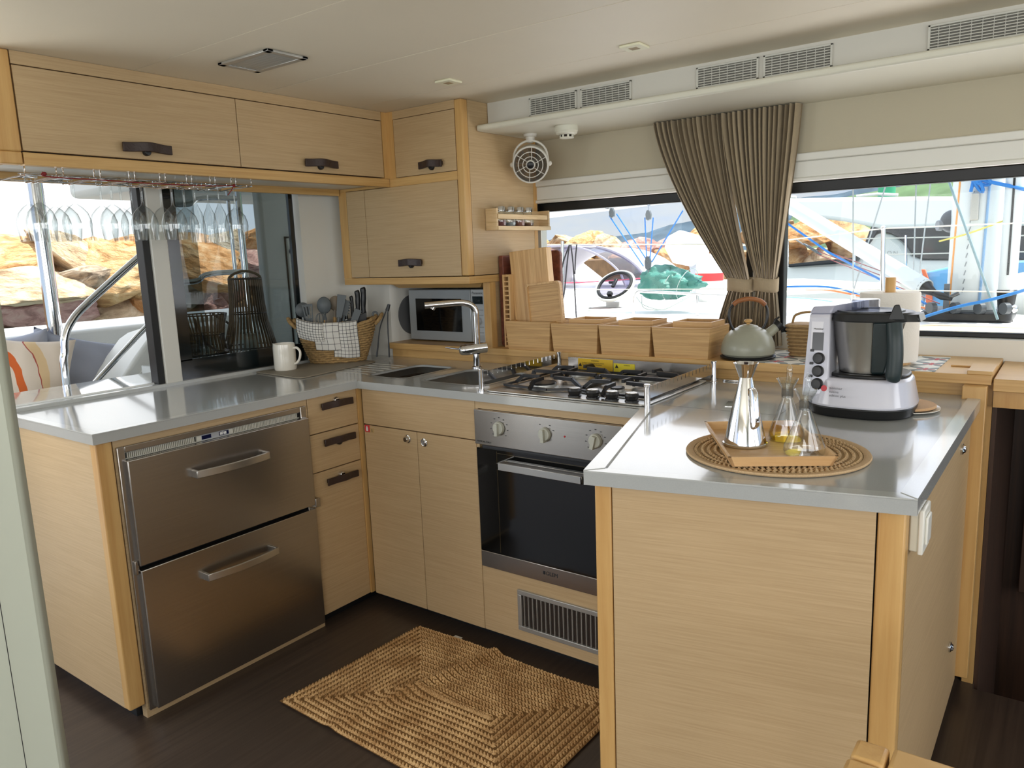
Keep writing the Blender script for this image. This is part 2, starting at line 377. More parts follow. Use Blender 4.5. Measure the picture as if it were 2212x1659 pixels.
dr = G()
for i in range(6):
    y = .150+i*.048
    dr.prism([(-.34+i*.004,y-.003),(-.085,y-.003),(-.085,y+.003),(-.34+i*.004,y+.003)],.9595,.9612)
dr.out('draining_ridge', mat('ridge','#b9b7ad',.15), wt, smooth=False, kind='stuff')
hl = G(); th = .0009
for a,b in (((1.30,.088),(1.636,.099)),((1.636,.099),(1.650,.11)),((1.650,.11),(1.648,.33)),((1.648,.33),(1.64,.60)),((1.30,.088),(1.272,.3)),((1.272,.3),(1.272,.6))):
    A = Vector((*a,0)); B = Vector((*b,0)); n = (B-A).cross(Vector((0,0,1))).normalized()*th
    hl.prism([(A.x+n.x,A.y+n.y),(B.x+n.x,B.y+n.y),(B.x-n.x,B.y-n.y),(A.x-n.x,A.y-n.y)],.9598,.9603)
hl.out('hatch_joint', 'black', wt, smooth=False)
lt = G(); lt.T = Matrix.Translation((1.475,.192,.96)) @ Matrix.Rotation(.25,4,'Z'); lt.box(-.012,-.04,0,.012,.04,.0015)
lt.out('hatch_latch', 'polished', wt)
G().box(1.30,.575,.9602,1.37,.595,.966).box(1.325,.56,.9602,1.355,.612,.964).out('hatch_hinge','polished',wt,bev=.001)
st(G().box(-1.02,-1.1,.93,-.70,-.20,.978).box(-1.30,-.20,.93,-.70,.9,.978).out('trim_7', 'quartz_out', bev=.004))

st(G().box(-1.95,-3.2,2.125,-.725,1.64,2.2).out('ceiling_cockpit','white',smooth=False))
# sinks
for (x0,y0,x1,y1,r,lb) in ((-.08,.122,.138,.452,.045,'small steel sink bowl beside the draining ridges'),(.232,.118,.548,.444,.05,'wide steel sink bowl beneath the tap and beside the hob')):
    s = T('sink', lb, 'sink', ((x0+x1)/2,(y0+y1)/2,.80), group='sink bowls let into the worktop')
    b = G(); o = rr(x0+.001,y0+.001,x1-.001,y1-.001,r); i = rr(x0+.018,y0+.018,x1-.018,y1-.018,r)
    A = [b.v((x,y,.952)) for x,y in o]; B = [b.v((x,y,.83)) for x,y in i]; C2 = [b.v((x,y,.81)) for x,y in rr(x0+.03,y0+.03,x1-.03,y1-.03,r)]
    n = len(A)
    for p,q in ((A,B),(B,C2)):
        for k in range(n): b.f([p[k],p[(k+1)%n],q[(k+1)%n],q[k]])
    b.f(C2); b.out('bowl','sinkmat',s, solid=.0015)
    g = G(); o1 = rr(x0-.014,y0-.014,x1+.014,y1+.014,r+.012); i1_ = rr(x0,y0,x1,y1,r)
    A = [g.v((x,y,.9612)) for x,y in o1]; B = [g.v((x,y,.9612)) for x,y in i1_]
    for k in range(len(A)): g.f([A[k],A[(k+1)%len(A)],B[(k+1)%len(A)],B[k]])
    g.out('rim','quartz_rim',s)
    G().lathe([(0,.0),(.03,.0),(.034,.004),(.03,.006),(.0,.004)],20,((x0+x1)/2,(y0+y1)/2,.811)).out('drain','chrome',s)

# ================= base cabinets =================
H1 = .928
def handle(o, u, n, parent, lw=.158, hh=.027, knob=True):
    """wavy strap handle: o centre on the face, u along, n outward"""
    o = Vector(o); u = Vector(u).normalized(); n = Vector(n).normalized(); z = Vector((0,0,1))
    g = G(); N_ = 22; rings = []
    for i in range(N_+1):
        t = i/N_*2-1; d = .012+.014*math.exp(-(t/.42)**2); dz = .002*math.cos(t*PI)
        rings.append([g.v(o+u*(t*lw/2)+n*(d+a)+z*(b+dz)) for a,b in ((0,-hh/2),(.008,-hh/2),(.008,hh/2),(0,hh/2))])
    for A,B in zip(rings,rings[1:]):
        for k in range(4): g.f([A[k],A[(k+1)%4],B[(k+1)%4],B[k]])
    g.f(rings[0][::-1]); g.f(rings[-1])
    for sgn in (-1,1):
        c = o+u*(sgn*lw*.40)+n*.007; g.hull([c+u*a*.008+n*b*.008+z*cc*.008 for a in (-1,1) for b in (-1,1) for cc in (-1,1)])
    h = g.out('handle','leather',parent,bev=.002)
    if knob:
        kb = G(); q = Matrix.Translation(o+z*.012*(1 if knob==1 else -1)) @ n.to_track_quat('Z','Y').to_matrix().to_4x4(); kb.T = q
        kb.lathe([(.013,0),(.013,.012),(.010,.016),(0,.017)],16); kb.out('latch_button','chrome' if knob==1 else 'black',h)
    return h
# --- run under the sliding window (faces +x) ---
lc = T('base_cabinet', 'pale oak base cabinet along the window, holding the drawer fridge and three narrow drawers', 'cabinet', (-.3,-.5,0))
G().box(-.655,-1.005,.05,-.045,.29,.925).box(-.41,.29,.05,-.045,.60,.925).out('carcass','gap',lc,smooth=False)
G().box(-.64,-.99,0,-.06,.29,.05).out('plinth','kick',lc,smooth=False)
G().box(-.655,-1.027,.052,-.052,-1.007,H1).out('end_panel','oak',lc,smooth=False)
G().box(-.055,-1.028,.052,-.018,-.978,H1).out('corner_post','oak_edge',lc,bev=.004)
G().box(-.05,-.975,.0,-.022,-.952,H1).box(-.05,-.27,.0,-.022,-.2405,H1).box(-.05,-.952,.898,-.022,-.27,H1).box(-.05,-.952,0,-.022,-.27,.022).out('fridge_surround','oak',lc,smooth=False)
for z0,z1,hz,i in ((.785,H1,.888,0),(.632,.781,.744,0),(.045,.628,.585,0)):
    d = G().box(-.045,-.238,z0,-.02,.008,z1).out('drawer','oak',lc,bev=.0012)
    handle((-.02,-.103,hz),(0,1,0),(1,0,0),d, knob=1 if z0!=.632 else -1)
G().box(-.045,.0095,.045,-.014,.032,H1).out('corner_filler','oak_edge',lc,smooth=False)
# --- fridge ---
fr = T('drawer_fridge', 'brushed stainless steel fridge with two pull-out drawers under the worktop', 'fridge', (-.02,-.61,.0))
G().box(-.04,-.968,.026,-.012,-.945,.904).box(-.04,-.278,.026,-.012,-.252,.904).box(-.04,-.945,.884,-.0125,-.278,.904).out('frame','steel',fr,bev=.002)
G().box(-.06,-.945,.03,-.030,-.278,.884).out('body','black',fr,smooth=False)
gr = G()
gr.box(-.034,-.944,.861,-.022,-.28,.8635); gr.box(-.034,-.944,.881,-.022,-.28,.8835)
n = 0
for y0,y1 in ((-.935,-.70),(-.565,-.285)):
    k = int((y1-y0)/.0062)
    for i in range(k): gr.box(-.034,y0+i*.0062,.8625,-.022,y0+i*.0062+.0032,.882)
gr.box(-.034,-.70,.8625,-.022,-.684,.882); gr.box(-.034,-.578,.8625,-.022,-.565,.882)
gr.out('vent_grille',mat('pale_grille','#d2cfc2',.4),fr,smooth=False)
cp = G().box(-.032,-.684,.862,-.021,-.578,.882).out('control_panel',mat('panel_silver','#b9bcc0',.3,.3),fr,bev=.001)
G().box(-.0215,-.682,.866,-.0205,-.647,.879).box(-.0215,-.617,.866,-.0205,-.580,.879).out('display',mat('navy_display','#10183c',.15),cp,smooth=False)
text('*', (-.0203,-.608,.8655),.02,(0,1,0),(0,0,1),'print_white',cp)
for y in (-.614,-.600): G().box(-.0207,y,.868,-.0201,y+.011,.877).out('button','print_white',cp,smooth=False)
for z0,z1,hz in ((.517,.861,.768),(.03,.503,.409)):
    d = G().box(-.018,-.950,z0,.006,-.258,z1).out('drawer','steel',fr,bev=.003,seg=3)
    g = G(); N_ = 16; R_ = []
    for i in range(N_+1):
        t = i/N_*2-1; x = .030+.016*(1-t*t)
        R_.append([g.v((x+a,-.604+t*.140,hz+b)) for a,b in ((0,-.0125),(.007,-.0125),(.007,.0125),(0,.0125))])
    for A,B in zip(R_,R_[1:]):
        for k in range(4): g.f([A[k],A[(k+1)%4],B[(k+1)%4],B[k]])
    g.f(R_[0][::-1]); g.f(R_[-1])
    g.box(.004,-.746,hz-.0125,.037,-.736,hz+.0125); g.box(.004,-.472,hz-.0125,.037,-.462,hz+.0125)
    g.out('handle','steel_l',d,bev=.0015)
G().box(-.025,-.258,.505,.008,-.236,.540).out('hinge_cover','steel',fr,bev=.002)
G().box(-.025,-.962,.49,-.004,-.952,.535).out('latch','steel',fr,bev=.002)

# --- back run (faces -y) ---
bc = T('base_cabinet', 'pale oak base cabinet beneath the sinks with two doors and a long blank front', 'cabinet', (.3,.3,0))
G().box(-.02,.05,.05,.592,.60,.80).out('carcass','gap',bc,smooth=False)
G().box(-.02,.075,0,1.27,.6,.05).out('plinth','kick',bc,smooth=False)
G().box(.001,.02,.781,.592,.045,H1).out('sink_front','oak',bc,bev=.001)
d1 = G().box(.001,.02,.045,.294,.045,.777).out('door','oak',bc,bev=.001)
d2 = G().box(.297,.02,.045,.592,.045,.777).out('door','oak',bc,bev=.001)
for d,x,z,pr in ((d1,.246,.745,.014),(d2,.333,.741,.004)):
    q = G(); q.T = Matrix.Translation((x,.02,z)) @ Matrix.Rotation(PI/2,4,'X'); q.lathe([(.0,0),(.0165,0),(.0165,.003),(.013,.005),(.011,pr),(.009,pr+.003),(0,pr+.003)],20)
    q.out('push_lock','polished',d)
s_ = G().box(.005,.0193,.748,.034,.0202,.777).out('fire_sticker','red',d1,smooth=False)
G().box(.013,.0188,.752,.024,.0194,.768).box(.016,.0188,.766,.021,.0194,.773).out('extinguisher_mark','print_white',s_,smooth=False)
s_ = G().box(.037,.0193,.748,.058,.0202,.767).out('small_sticker',mat('tan_sticker','#b79c6a',.5),d1,smooth=False)
G().prism([(.042,.0188),(.053,.0188),(.053,.0192),(.042,.0192)],.751,.7515).box(.0465,.0188,.751,.0485,.0193,.763).out('tree_mark','print',s_,smooth=False)
oc = T('oven_cabinet', 'pale oak housing around the oven with a slotted vent below it', 'cabinet', (.93,.3,0))
G().box(.593,.022,.9,1.275,.045,H1).box(.5935,.022,.045,.606,.045,.9).box(1.195,.022,.045,1.275,.045,.9).box(.606,.022,.045,1.195,.045,.300).out('front_frame','oak',oc,smooth=False)
G().box(.594,.3,.051,1.26,.60,.80).box(1.22,.046,.051,1.26,.3,.8).out('carcass','gap',oc,smooth=False)
vg = G(); vg.box(.757,.012,.228,1.135,.024,.246); vg.box(.757,.012,.09,1.135,.024,.108); vg.box(.757,.012,.108,.774,.024,.228); vg.box(1.118,.012,.108,1.135,.024,.228)
v_ = vg.out('vent_frame','alu',oc,bev=.002)
sl = G(); k = 0
while .785+k*.0185 < 1.115: sl.box(.784+k*.0185,.0135,.108,.7875+k*.0185,.0207,.228); k += 1
sl.out('vent_slats','alu',v_,smooth=False)
G().box(.774,.0208,.108,1.118,.0219,.228).out('vent_mesh','gap',v_,smooth=False)

# --- peninsula ---
def inset(poly, d):
    n = len(poly); out = []
    for i in range(n):
        p0,p1,p2 = Vector(poly[i-1]),Vector(poly[i]),Vector(poly[(i+1)%n])
        a = (p1-p0).normalized(); b = (p2-p1).normalized(); na = Vector((-a.y,a.x)); nb = Vector((-b.y,b.x))
        q = (na+nb)/(1+na.dot(nb)); out.append(p1+q*d)
    return out
pp = [(1.265,0.0),(1.459,-.656),(2.104,-.517),(2.104,.618),(1.28,.618)]
i1 = inset(pp,.020); i2 = inset(pp,.042); i3 = inset(pp,.075)
pc = T('peninsula_cabinet', 'pale oak peninsula cabinet with solid corner posts, nearest to the camera', 'cabinet', (1.75,0,0))
G().prism([tuple(p) for p in i2],.05,.925).out('carcass','gap',pc,smooth=False)
G().prism([tuple(p) for p in i3],0,.05).out('plinth','kick',pc,smooth=False)
F_, Gc, Bk = i1[1], i1[2], i1[3]; ed = (Gc-F_).normalized(); en = Vector((-ed.y,ed.x)); LL_ = (Gc-F_).length
ld = (i1[0]-F_).normalized(); ln = Vector((ld.y,-ld.x))
def slab(g,a,b,nrm,th,z0,z1): g.prism([tuple(a),tuple(b),tuple(b+nrm*th),tuple(a+nrm*th)],z0,z1); return g
slab(G(),F_+ed*.041,F_+ed*(LL_-.052),en,.021,.045,H1).out('front_panel','oak',pc,smooth=False)
G().prism([tuple(F_),tuple(F_+ed*.038),tuple(F_+ed*.038+en*.03),tuple(F_+ld*.03)],.0,H1).out('corner_post','oak_edge',pc,bev=.003)
G().prism([tuple(Gc-ed*.049),tuple(Gc),(Gc.x,Gc.y+.035),tuple(Gc-ed*.049+en*.03)],.045,H1).out('corner_post','oak_edge',pc,bev=.004)
slab(G(),F_+ld*.031,i1[0],ln,.02,.045,H1).out('side_panel','oak',pc,smooth=False)
G().box(Gc.x-.02,Gc.y+.037,.052,Gc.x,.555,H1).out('side_panel','oak',pc,smooth=False)
G().box(Gc.x-.03,.557,.06,Gc.x+.034,.598,1.0).out('end_trim','oak_edge',pc,bev=.003)
for z in (.859,.262):
    q = G(); q.T = Matrix.Translation((Gc.x+.0005,.34,z)) @ Matrix.Rotation(PI/2,4,'Y'); q.lathe([(0,0),(.016,0),(.016,.004),(.012,.006),(.008,.011),(0,.012)],18); q.out('push_lock','polished',pc)
sw = T('light_switch', 'white rocker light switch box on the peninsula corner', 'light switch', (Gc.x,-.43,.83))
G().box(Gc.x,-.463,.838,Gc.x+.016,-.395,.922).out('back_box','offwhite',sw,bev=.003)
G().box(Gc.x+.016,-.467,.834,Gc.x+.026,-.391,.926).out('cover_plate',mat('switch_white','#e6e5dc',.3),sw,bev=.003)
G().box(Gc.x+.026,-.452,.852,Gc.x+.031,-.406,.908).out('rocker',mat('switch_white2','#e9e8e0',.25),sw,bev=.002)

# --- ledge behind the worktop ---
lg = T('window_ledge', 'pale oak ledge running behind the hob and sinks below the front windows', 'ledge', (.8,.7,.96))
G().box(-.419,.60,1.0,2.125,.998,1.03).out('top_board','oak_rail',lg,bev=.002)
G().box(-.42,.622,.96,2.10,.65,1.0).out('riser','oak_rail',lg,smooth=False)
G().box(2.06,.598,1.03,2.127,.76,1.042).box(2.0,.74,1.03,2.06,.76,1.036).out('corner_fiddle','oak_rail',lg,bev=.002)
G().box(2.095,.65,.0,2.127,.998,1.0).out('end_upright','oak_edge',lg,smooth=False)
l2 = T('window_ledge', 'lower oak ledge continuing over the dark stairwell at the far right edge', 'ledge', (3.0,.8,.93))
G().box(2.13,.60,.982,4.78,.998,1.02).out('top_board','oak_rail',l2,bev=.002)
G().box(2.13,.63,.928,4.78,.66,.982).out('riser','oak_edge',l2,smooth=False)
# --- dark stairwell with louvred door ---
st(G().box(2.14,1.60,-1.0,4.8,1.66,.93).out('wall_stairwell','darkwood',smooth=False))
st(G().box(2.128,.66,-1.0,2.14,1.6,.93).box(2.13,.62,-1.05,4.8,2.0,-1.0).box(2.13,.60,-1.0,4.8,.62,-.06).out('wall_stairwell','darkwood',smooth=False))
ld_ = T('louvred_door', 'dark brown slatted locker door in the shadowy stairwell', 'door', (2.6,1.5,0))
dg = G().box(2.20,1.50,0,2.25,1.53,.80).box(2.75,1.50,0,2.80,1.53,.80).box(2.20,1.50,.76,2.80,1.53,.82)
dg.out('frame','darkwood',ld_,bev=.003)
dg = G()
for i in range(9): dg.box(2.262+i*.054,1.505,0,2.304+i*.054,1.525,.76)
dg.out('upright_boards','darkwood',ld_,bev=.002)
G().box(2.345,1.485,.33,2.365,1.503,.40).out('handle','black',ld_,bev=.003)

# ================= wall cabinets =================
uc = T('wall_cabinet', 'long oak wall cabinet over the sliding window, with two lift-up doors', 'wall cabinet', (-.1,-.5,1.72))
X = -.2148
G().box(-.551,-1.0877,1.7798,-.2394,.4538,2.077).out('carcass','gap',uc,smooth=False)
G().box(-.2394,-1.0318,2.0412,-.2148,.4382,2.0781).out('top_rail','oak',uc,smooth=False)
G().box(-.2483,-1.0318,1.7569,-.2148,.4705,1.7932).out('bottom_rail','oak_rail',uc,bev=.002)
G().box(-.2483,-1.0988,1.7932,-.2103,-1.0352,2.0781).box(-.2483,-1.0988,1.7569,-.2114,-1.0352,1.7932).out('end_post','oak_edge',uc,bev=.004)
G().box(-.2394,.4404,1.7932,-.2148,.4705,2.0781).out('corner_stile','oak_edge',uc,smooth=False)
G().box(-.551,-1.0988,1.7569,-.2505,-1.0765,2.0781).out('end_panel','oak',uc,smooth=False)
G().box(-.551,-1.0765,1.772,-.2483,.465,1.7798).out('underside','white',uc,smooth=False)
G().box(-.5733,-1.0988,1.743,-.551,.465,1.7798).out('back_rail','oak_rail',uc,smooth=False)
for y0,y1,hy,hw in ((-1.0307,-.2957,-.6554,.168),(-.2929,.4359,.0762,.168)):
    d = G().box(X-.022,y0,1.7977,X+.001,y1,2.0379).out('door','oak',uc,bev=.001)
    handle((X,hy,1.8335),(0,1,0),(1,0,0),d,hw,.030,knob=-1)
tc_ = T('wall_cabinet', 'tall stepped oak wall cabinet in the corner over the microwave', 'wall cabinet', (.1,.5,1.34))
Y = .4705
G().box(-.551,.4974,1.3554,-.425,.615,1.7687).box(-.42,.4974,1.3554,.1974,.99,1.7687).box(-.2047,.4974,1.7687,.1974,.99,2.077).out('carcass','gap',tc_,smooth=False)
G().box(-.2148,.4705,1.7932,-.1746,.4951,2.0781).out('corner_stile','oak_edge',tc_,smooth=False)
G().box(-.1746,.4705,2.0435,.184,.4951,2.0781).out('top_rail','oak',tc_,smooth=False)
G().box(-.2148,.4705,1.7569,.184,.4951,1.7932).box(-.5644,.4705,1.7590,-.2148,.4951,1.7715).out('middle_rail','oak_rail',tc_,smooth=False)
G().box(.184,.4683,1.3565,.222,.5096,2.0781).out('corner_post','oak_edge',tc_,bev=.005)
G().box(.1974,.5108,1.3565,.2197,.9732,2.0781).out('side_panel','oak',tc_,smooth=False)
G().box(.1952,.9732,1.3565,.2209,1.0,2.0781).out('back_edge','oak_edge',tc_,smooth=False)
G().box(-.5644,.4694,1.3219,.222,.5096,1.3531).box(.184,.5096,1.3219,.222,1.0,1.3531).out('bottom_rail','oak_rail',tc_,bev=.002)
G().box(-.5644,.4705,1.3531,-.5119,.4951,1.7586).out('left_stile','oak_edge',tc_,smooth=False)
G().box(-.5644,.4951,1.3531,-.551,.615,1.7586).out('left_side','oak',tc_,smooth=False)
G().box(-.551,.5096,1.3275,.184,.612,1.3498).box(-.415,.612,1.3275,.184,.99,1.3498).out('underside','oak',tc_,smooth=False)
d = G().box(-.1718,.4694,1.7955,.1812,.4929,2.0412).out('door','oak',tc_,bev=.001); handle((.0466,Y,1.8325),(1,0,0),(0,-1,0),d,.132,.030,knob=-1)
G().box(-.5091,.4694,1.3565,-.3874,.4929,1.7564).out('fixed_panel','oak',tc_,smooth=False)
d = G().box(-.3851,.4694,1.3565,.1812,.4929,1.7564).out('door','oak',tc_,bev=.001); handle((-.1064,Y,1.4202),(1,0,0),(0,-1,0),d,.14,.030,knob=-1)
nk = T('microwave_niche', 'oak post and flap framing the nook around the microwave', 'shelf unit', (.0,.7,1.03))
G().box(.184,.61,1.03,.222,.65,1.321).out('post','oak_edge',nk,smooth=False)
G().hull([(-.418,.62,1.325),(.175,.62,1.325),(.175,.64,1.325),(-.418,.64,1.325),(-.385,.655,1.296),(.13,.655,1.296),(.13,.675,1.296),(-.385,.675,1.296)]).out('flap','oak_rail',nk,smooth=False)
G().box(.19,.65,1.03,.215,.998,1.321).out('side','oak',nk,smooth=False)
sp = T('wall_speaker', 'round dark grey speaker flush in the nook wall beside the microwave', 'speaker', (-.42,.775,1.16))
q = G(); q.T = Matrix.Translation((-.4195,.775,1.155)) @ Matrix.Rotation(PI/2,4,'Y'); q.lathe([(0,.006),(.085,.006),(.098,.004),(.10,0)],32); q.out('grille',mat('speaker_grey','#5c5e60',.6,bump=.3,bscale=600),sp)
# ================= built-in appliances =================
ov = T('oven', 'stainless steel built-in oven with dark glass door and three pale knobs', 'oven', (.9,.02,.30))
G().box(.612,.03,.308,1.19,.29,.89).out('body','black',ov,smooth=False)
pnl = G().box(.600,.004,.772,1.199,.03,.899).out('control_panel','steel',ov,bev=.002)
dr_ = G().box(.600,.010,.304,1.199,.030,.366).out('door','steel',ov,bev=.002)
G().box(.600,.012,.366,1.199,.030,.757).out('door_glass','blackgloss',dr_,smooth=False)
wn = G(); wn.box(.690,.0113,.372,.6915,.0119,.752); wn.box(.6915,.0113,.745,1.10,.0119,.7462)
wn.out('window_line',mat('bronze_line','#5a4d33',.3,.6),dr_,smooth=False)
hd = G(); hd.box(.728,-.040,.703,1.075,-.034,.728); hd.box(.728,-.040,.703,.735,.012,.728); hd.box(1.068,-.040,.703,1.075,.012,.728); hd.box(.735,.004,.703,1.068,.0115,.726)
hd.out('handle','steel_l',dr_,bev=.001)
for x,a in ((.713,.0),(.907,.05),(1.103,-.25)):
    k = G(); k.T = Matrix.Translation((x,.004,.842)) @ Matrix.Rotation(PI/2,4,'X') @ Matrix.Rotation(a,4,'Z')
    k.lathe([(0,0),(.024,0),(.024,.004),(.021,.012),(.0,.012)],28)
    k.hull([(sx*.0065,sy,z) for sx in (-1,1) for sy,z in ((-.027,.0),(.020,.0),(-.026,.024),(.018,.024))])
    kb = k.out('knob',mat('pale_knob','#b9bbb0',.35),pnl,bev=.001)
    for i in range(9):
        t = -2.3+i*.575
        if abs(x-.907)<.01 and i not in (3,5,6): continue
        G().cbox((x+.037*math.sin(t),.0035,.842+.037*math.cos(t)),(.006,.001,.0022)).out('dial_mark','print',pnl,smooth=False)
q = G(); q.T = Matrix.Translation((.985,.0035,.842)) @ Matrix.Rotation(PI/2,4,'X'); q.lathe([(0,.002),(.003,.001),(.0035,0)],12); q.out('indicator_lamp',mat('lamp_red','#a81a20',.2),pnl)
text('MADE IN ITALY',(.610,.0035,.781),.0095,(1,0,0),(0,0,1),'print',pnl)
text('GLEM',(.888,.0095,.333),.020,(1,0,0),(0,0,1),'print',dr_)
G().box(.877,.0088,.334,.885,.0098,.346).out('emblem','print',dr_,smooth=False)

hb = T('gas_hob', 'stainless steel four burner gas hob with black pan supports', 'hob', (.945,.28,.9605))
hp = G().prism(rr(.630,.035,1.262,.535,.02),.9605,.9665).out('hob_plate','steel_l',hb,bev=.002)
for x,y,r,nm in ((.795,.165,.048,1),(1.085,.185,.024,2),(.795,.405,.034,2),(1.085,.415,.036,2)):
    b = G(); b.lathe([(r*1.25,0),(r*1.2,.004),(r*1.02,.005),(r*1.0,.014),(0,.014)],32,(x,y,.9665)); bo = b.out('burner','alu',hb)
    G().lathe([(r*1.0,0),(r*1.04,.003),(r*.98,.006),(0,.0065)],32,(x,y,.9805)).out('burner_cap','iron',bo)
def bar(g, a, b, w=.005, h=.007):
    a = Vector(a); b = Vector(b); d = (b-a).normalized(); s_ = d.cross(Vector((0,0,1))).normalized()*w; u_ = s_.cross(d).normalized()*h
    g.hull([p+i*s_+j*u_ for p in (a,b) for i in (-1,1) for j in (-1,1)])
for X0,X1 in ((.655,.945),(.945,1.235)):
    g = G(); Y0,Y1 = .10,.515
    if X0 < .9: ring = [(X0,Y0+.02),(X0+.20,Y0),(X1-.004,Y0+.05),(X1-.004,Y1),(X0,Y1)]
    else: ring = [(X0+.004,Y0+.05),(X0+.08,Y0+.02),(X1,Y0+.02),(X1,Y1),(X0+.004,Y1)]
    for i in range(5): bar(g,(*ring[i],.9735),(*ring[(i+1)%5],.9735),.005,.004)
    xm = (X0+X1)/2
    for yc in (.185,.415):
        for dx,dy in ((1,0),(-1,0),(0,1),(0,-1)):
            ex = xm+dx*(X1-X0)*.47; ey = yc+dy*.112
            ox = xm+dx*.105; oy = yc+dy*.085; ix = xm+dx*.030; iy = yc+dy*.028
            bar(g,(ex,ey,.975),(ox,oy,1.000),.005,.006); bar(g,(ox,oy,1.000),(ix,iy,1.002),.005,.006)
    bar(g,(X0,.30,.9735),(X0+.01,.30,.999)); bar(g,(X0+.01,.30,1.0),(X1-.01,.30,1.0),.005,.006); bar(g,(X1-.01,.30,.999),(X1,.30,.9735))
    g.out('pan_support','iron',hb,smooth=False)
for x in (.985,1.055,1.127,1.198):
    k = G(); k.lathe([(.0,.0),(.0225,.0),(.0225,.004),(.019,.006),(.021,.010),(.0235,.019),(.021,.026),(.0185,.0275)],12,(x,.072,.9665)); ko = k.out('control_knob','black',hb,ang=25)
    G().lathe([(.0,.0015),(.0175,.0012),(.0185,0)],20,(x,.072,.994)).box(x-.0012,.055,.9952,x+.0012,.089,.9962).out('knob_top','steel_l',ko)
hr = T('hob_rail', 'polished steel guard rail fencing the sides and back of the gas hob', 'guard rail', (.95,.28,.9605))
for x,y in ((.612,.040),(.612,.555),(1.284,-.004+.012),(1.284,.535)):
    G().lathe([(.0125,0),(.0125,.003),(.0095,.004),(.0095,.070),(.011,.071),(.011,.076),(.009,.078),(0,.078)],18,(x,y,.9605)).out('post','chrome',hr)
def sidep(x,y0,y1):
    g = G(); n = 17
    g.box(x-.0012,y0,.992,x+.0012,y1,1.014)
    for i in range(n): a = y0+(y1-y0)*i/n; g.box(x-.0012,a,1.014,x+.0012,a+(y1-y0)/n*.86,1.030)
    return g.out('side_guard','polished',hr,smooth=False)
sidep(.612,.050,.546); sidep(1.284,.018,.526)
bg_ = G().box(.655,.5565,.963,1.262,.559,1.018).out('back_guard','steel',hr,smooth=False)
l_ = G().box(.703,.5545,.966,.862,.5565,1.016).out('warning_label','yellow',bg_,smooth=False)
text('WARNING',(.782,.5542,1.006),.0075,(1,0,0),(0,0,1),'print',l_,align='CENTER')
text('Ventilation openings must not be covered\nKeep children away from hot surfaces',(.722,.5542,.997),.0062,(1,0,0),(0,0,1),'print',l_,squeeze=.95)
text('CAUTION',(.782,.5542,.980),.0065,(1,0,0),(0,0,1),'print',l_,align='CENTER')
for (tx,tz,sz,par) in ((.713,.985,.008,l_),):
    G().hull([(tx-sz,.5541,tz),(tx+sz,.5541,tz),(tx,.5541,tz+sz*1.7),(tx,.5545,tz+sz)]).out('warning_triangle','print',par,smooth=False)
l_ = G().box(.866,.5545,.966,.958,.5565,1.004).out('warning_label',mat('yellow2','#e2d232',.5),bg_,smooth=False)
text('WARNING',(.925,.5542,.996),.0055,(1,0,0),(0,0,1),'print',l_,align='CENTER')
G().hull([(.872,.5541,.986),(.888,.5541,.986),(.880,.5541,1.0),(.88,.5545,.991)]).out('warning_triangle','print',l_,smooth=False)

# tap
tp = T('tap', 'tall chrome mixer tap with bent spout and side lever behind the sinks', 'tap', (.238,.478,.96))
G().lathe([(.023,0),(.023,.006),(.0165,.010),(.0165,.062),(0,.062)],24,(.238,.478,.96)).out('base','chrome',tp)
b = G(); b.tube([(.262,.515,1.046),(.232,.470,1.044),(.212,.440,1.042),(.200,.422,1.041),(.196,.416,1.041)],[.0225,.0235,.0235,.021,.014],22); bd = b.out('body','chrome',tp)
G().tube([(.199,.428,1.044),(.170,.425,1.046),(.112,.421,1.050)],[.004,.0038,.003],10).out('lever','chrome',bd)
pts = [(.240,.482,1.05),(.240,.482,1.12),(.240,.482,1.190),(.2375,.479,1.212),(.228,.466,1.232),(.212,.447,1.242),(.190,.423,1.245),(.150,.376,1.243),(.097,.318,1.240)]
G().tube(spath(pts,4),.0135,16).out('spout','chrome',tp)
G().tube([(.122,.346,1.232),(.118,.340,1.222)],[.010,.010],14).out('aerator','polished',tp)

# microwave
mw = T('microwave', 'silver microwave with black window in the nook behind the tap', 'microwave', (-.14,.75,1.03))
G().box(-.378,.735,1.034,.100,1.04,1.282).out('case',mat('mw_silver','#a9adb0',.35,.35),mw,bev=.003)
mf = G().box(-.380,.715,1.036,.020,.735,1.284).out('door',mat('mw_door','#a4a9ac',.3,.3),mw,bev=.004)
G().box(-.332,.7135,1.082,-.036,.7155,1.240).out('window','blackgloss',mf,smooth=False)
cpn = G().box(.022,.715,1.036,.104,.735,1.284).out('control_panel',mat('mw_panel','#c3c7c9',.35,.2),mw,bev=.003)
G().box(.033,.7135,1.216,.094,.7155,1.252).out('display','blackgloss',cpn,smooth=False)
text('Panasonic',(.0635,.7145,1.262),.0165,(1,0,0),(0,0,1),'print',cpn,align='CENTER')
text('12:00',(.064,.713,1.228),.013,(1,0,0),(0,0,1),mat('lcd','#4d5458',.4),cpn,align='CENTER')
for z in (1.186,1.162,1.106,1.080):
    G().box(.040,.7138,z,.094,.7152,z+.0045).out('button',mat('mw_btn','#9da1a3',.4),cpn,smooth=False)
G().box(.050,.7138,1.046,.094,.7152,1.070).out('button',mat('mw_btn2','#b0b4b6',.4),cpn,bev=.001)
q = G(); q.T = Matrix.Translation((.064,.715,1.136)) @ Matrix.Rotation(PI/2,4,'X'); q.lathe([(.018,0),(.0175,.016),(.014,.019),(0,.0195)],24); q.out('dial','chrome',cpn)

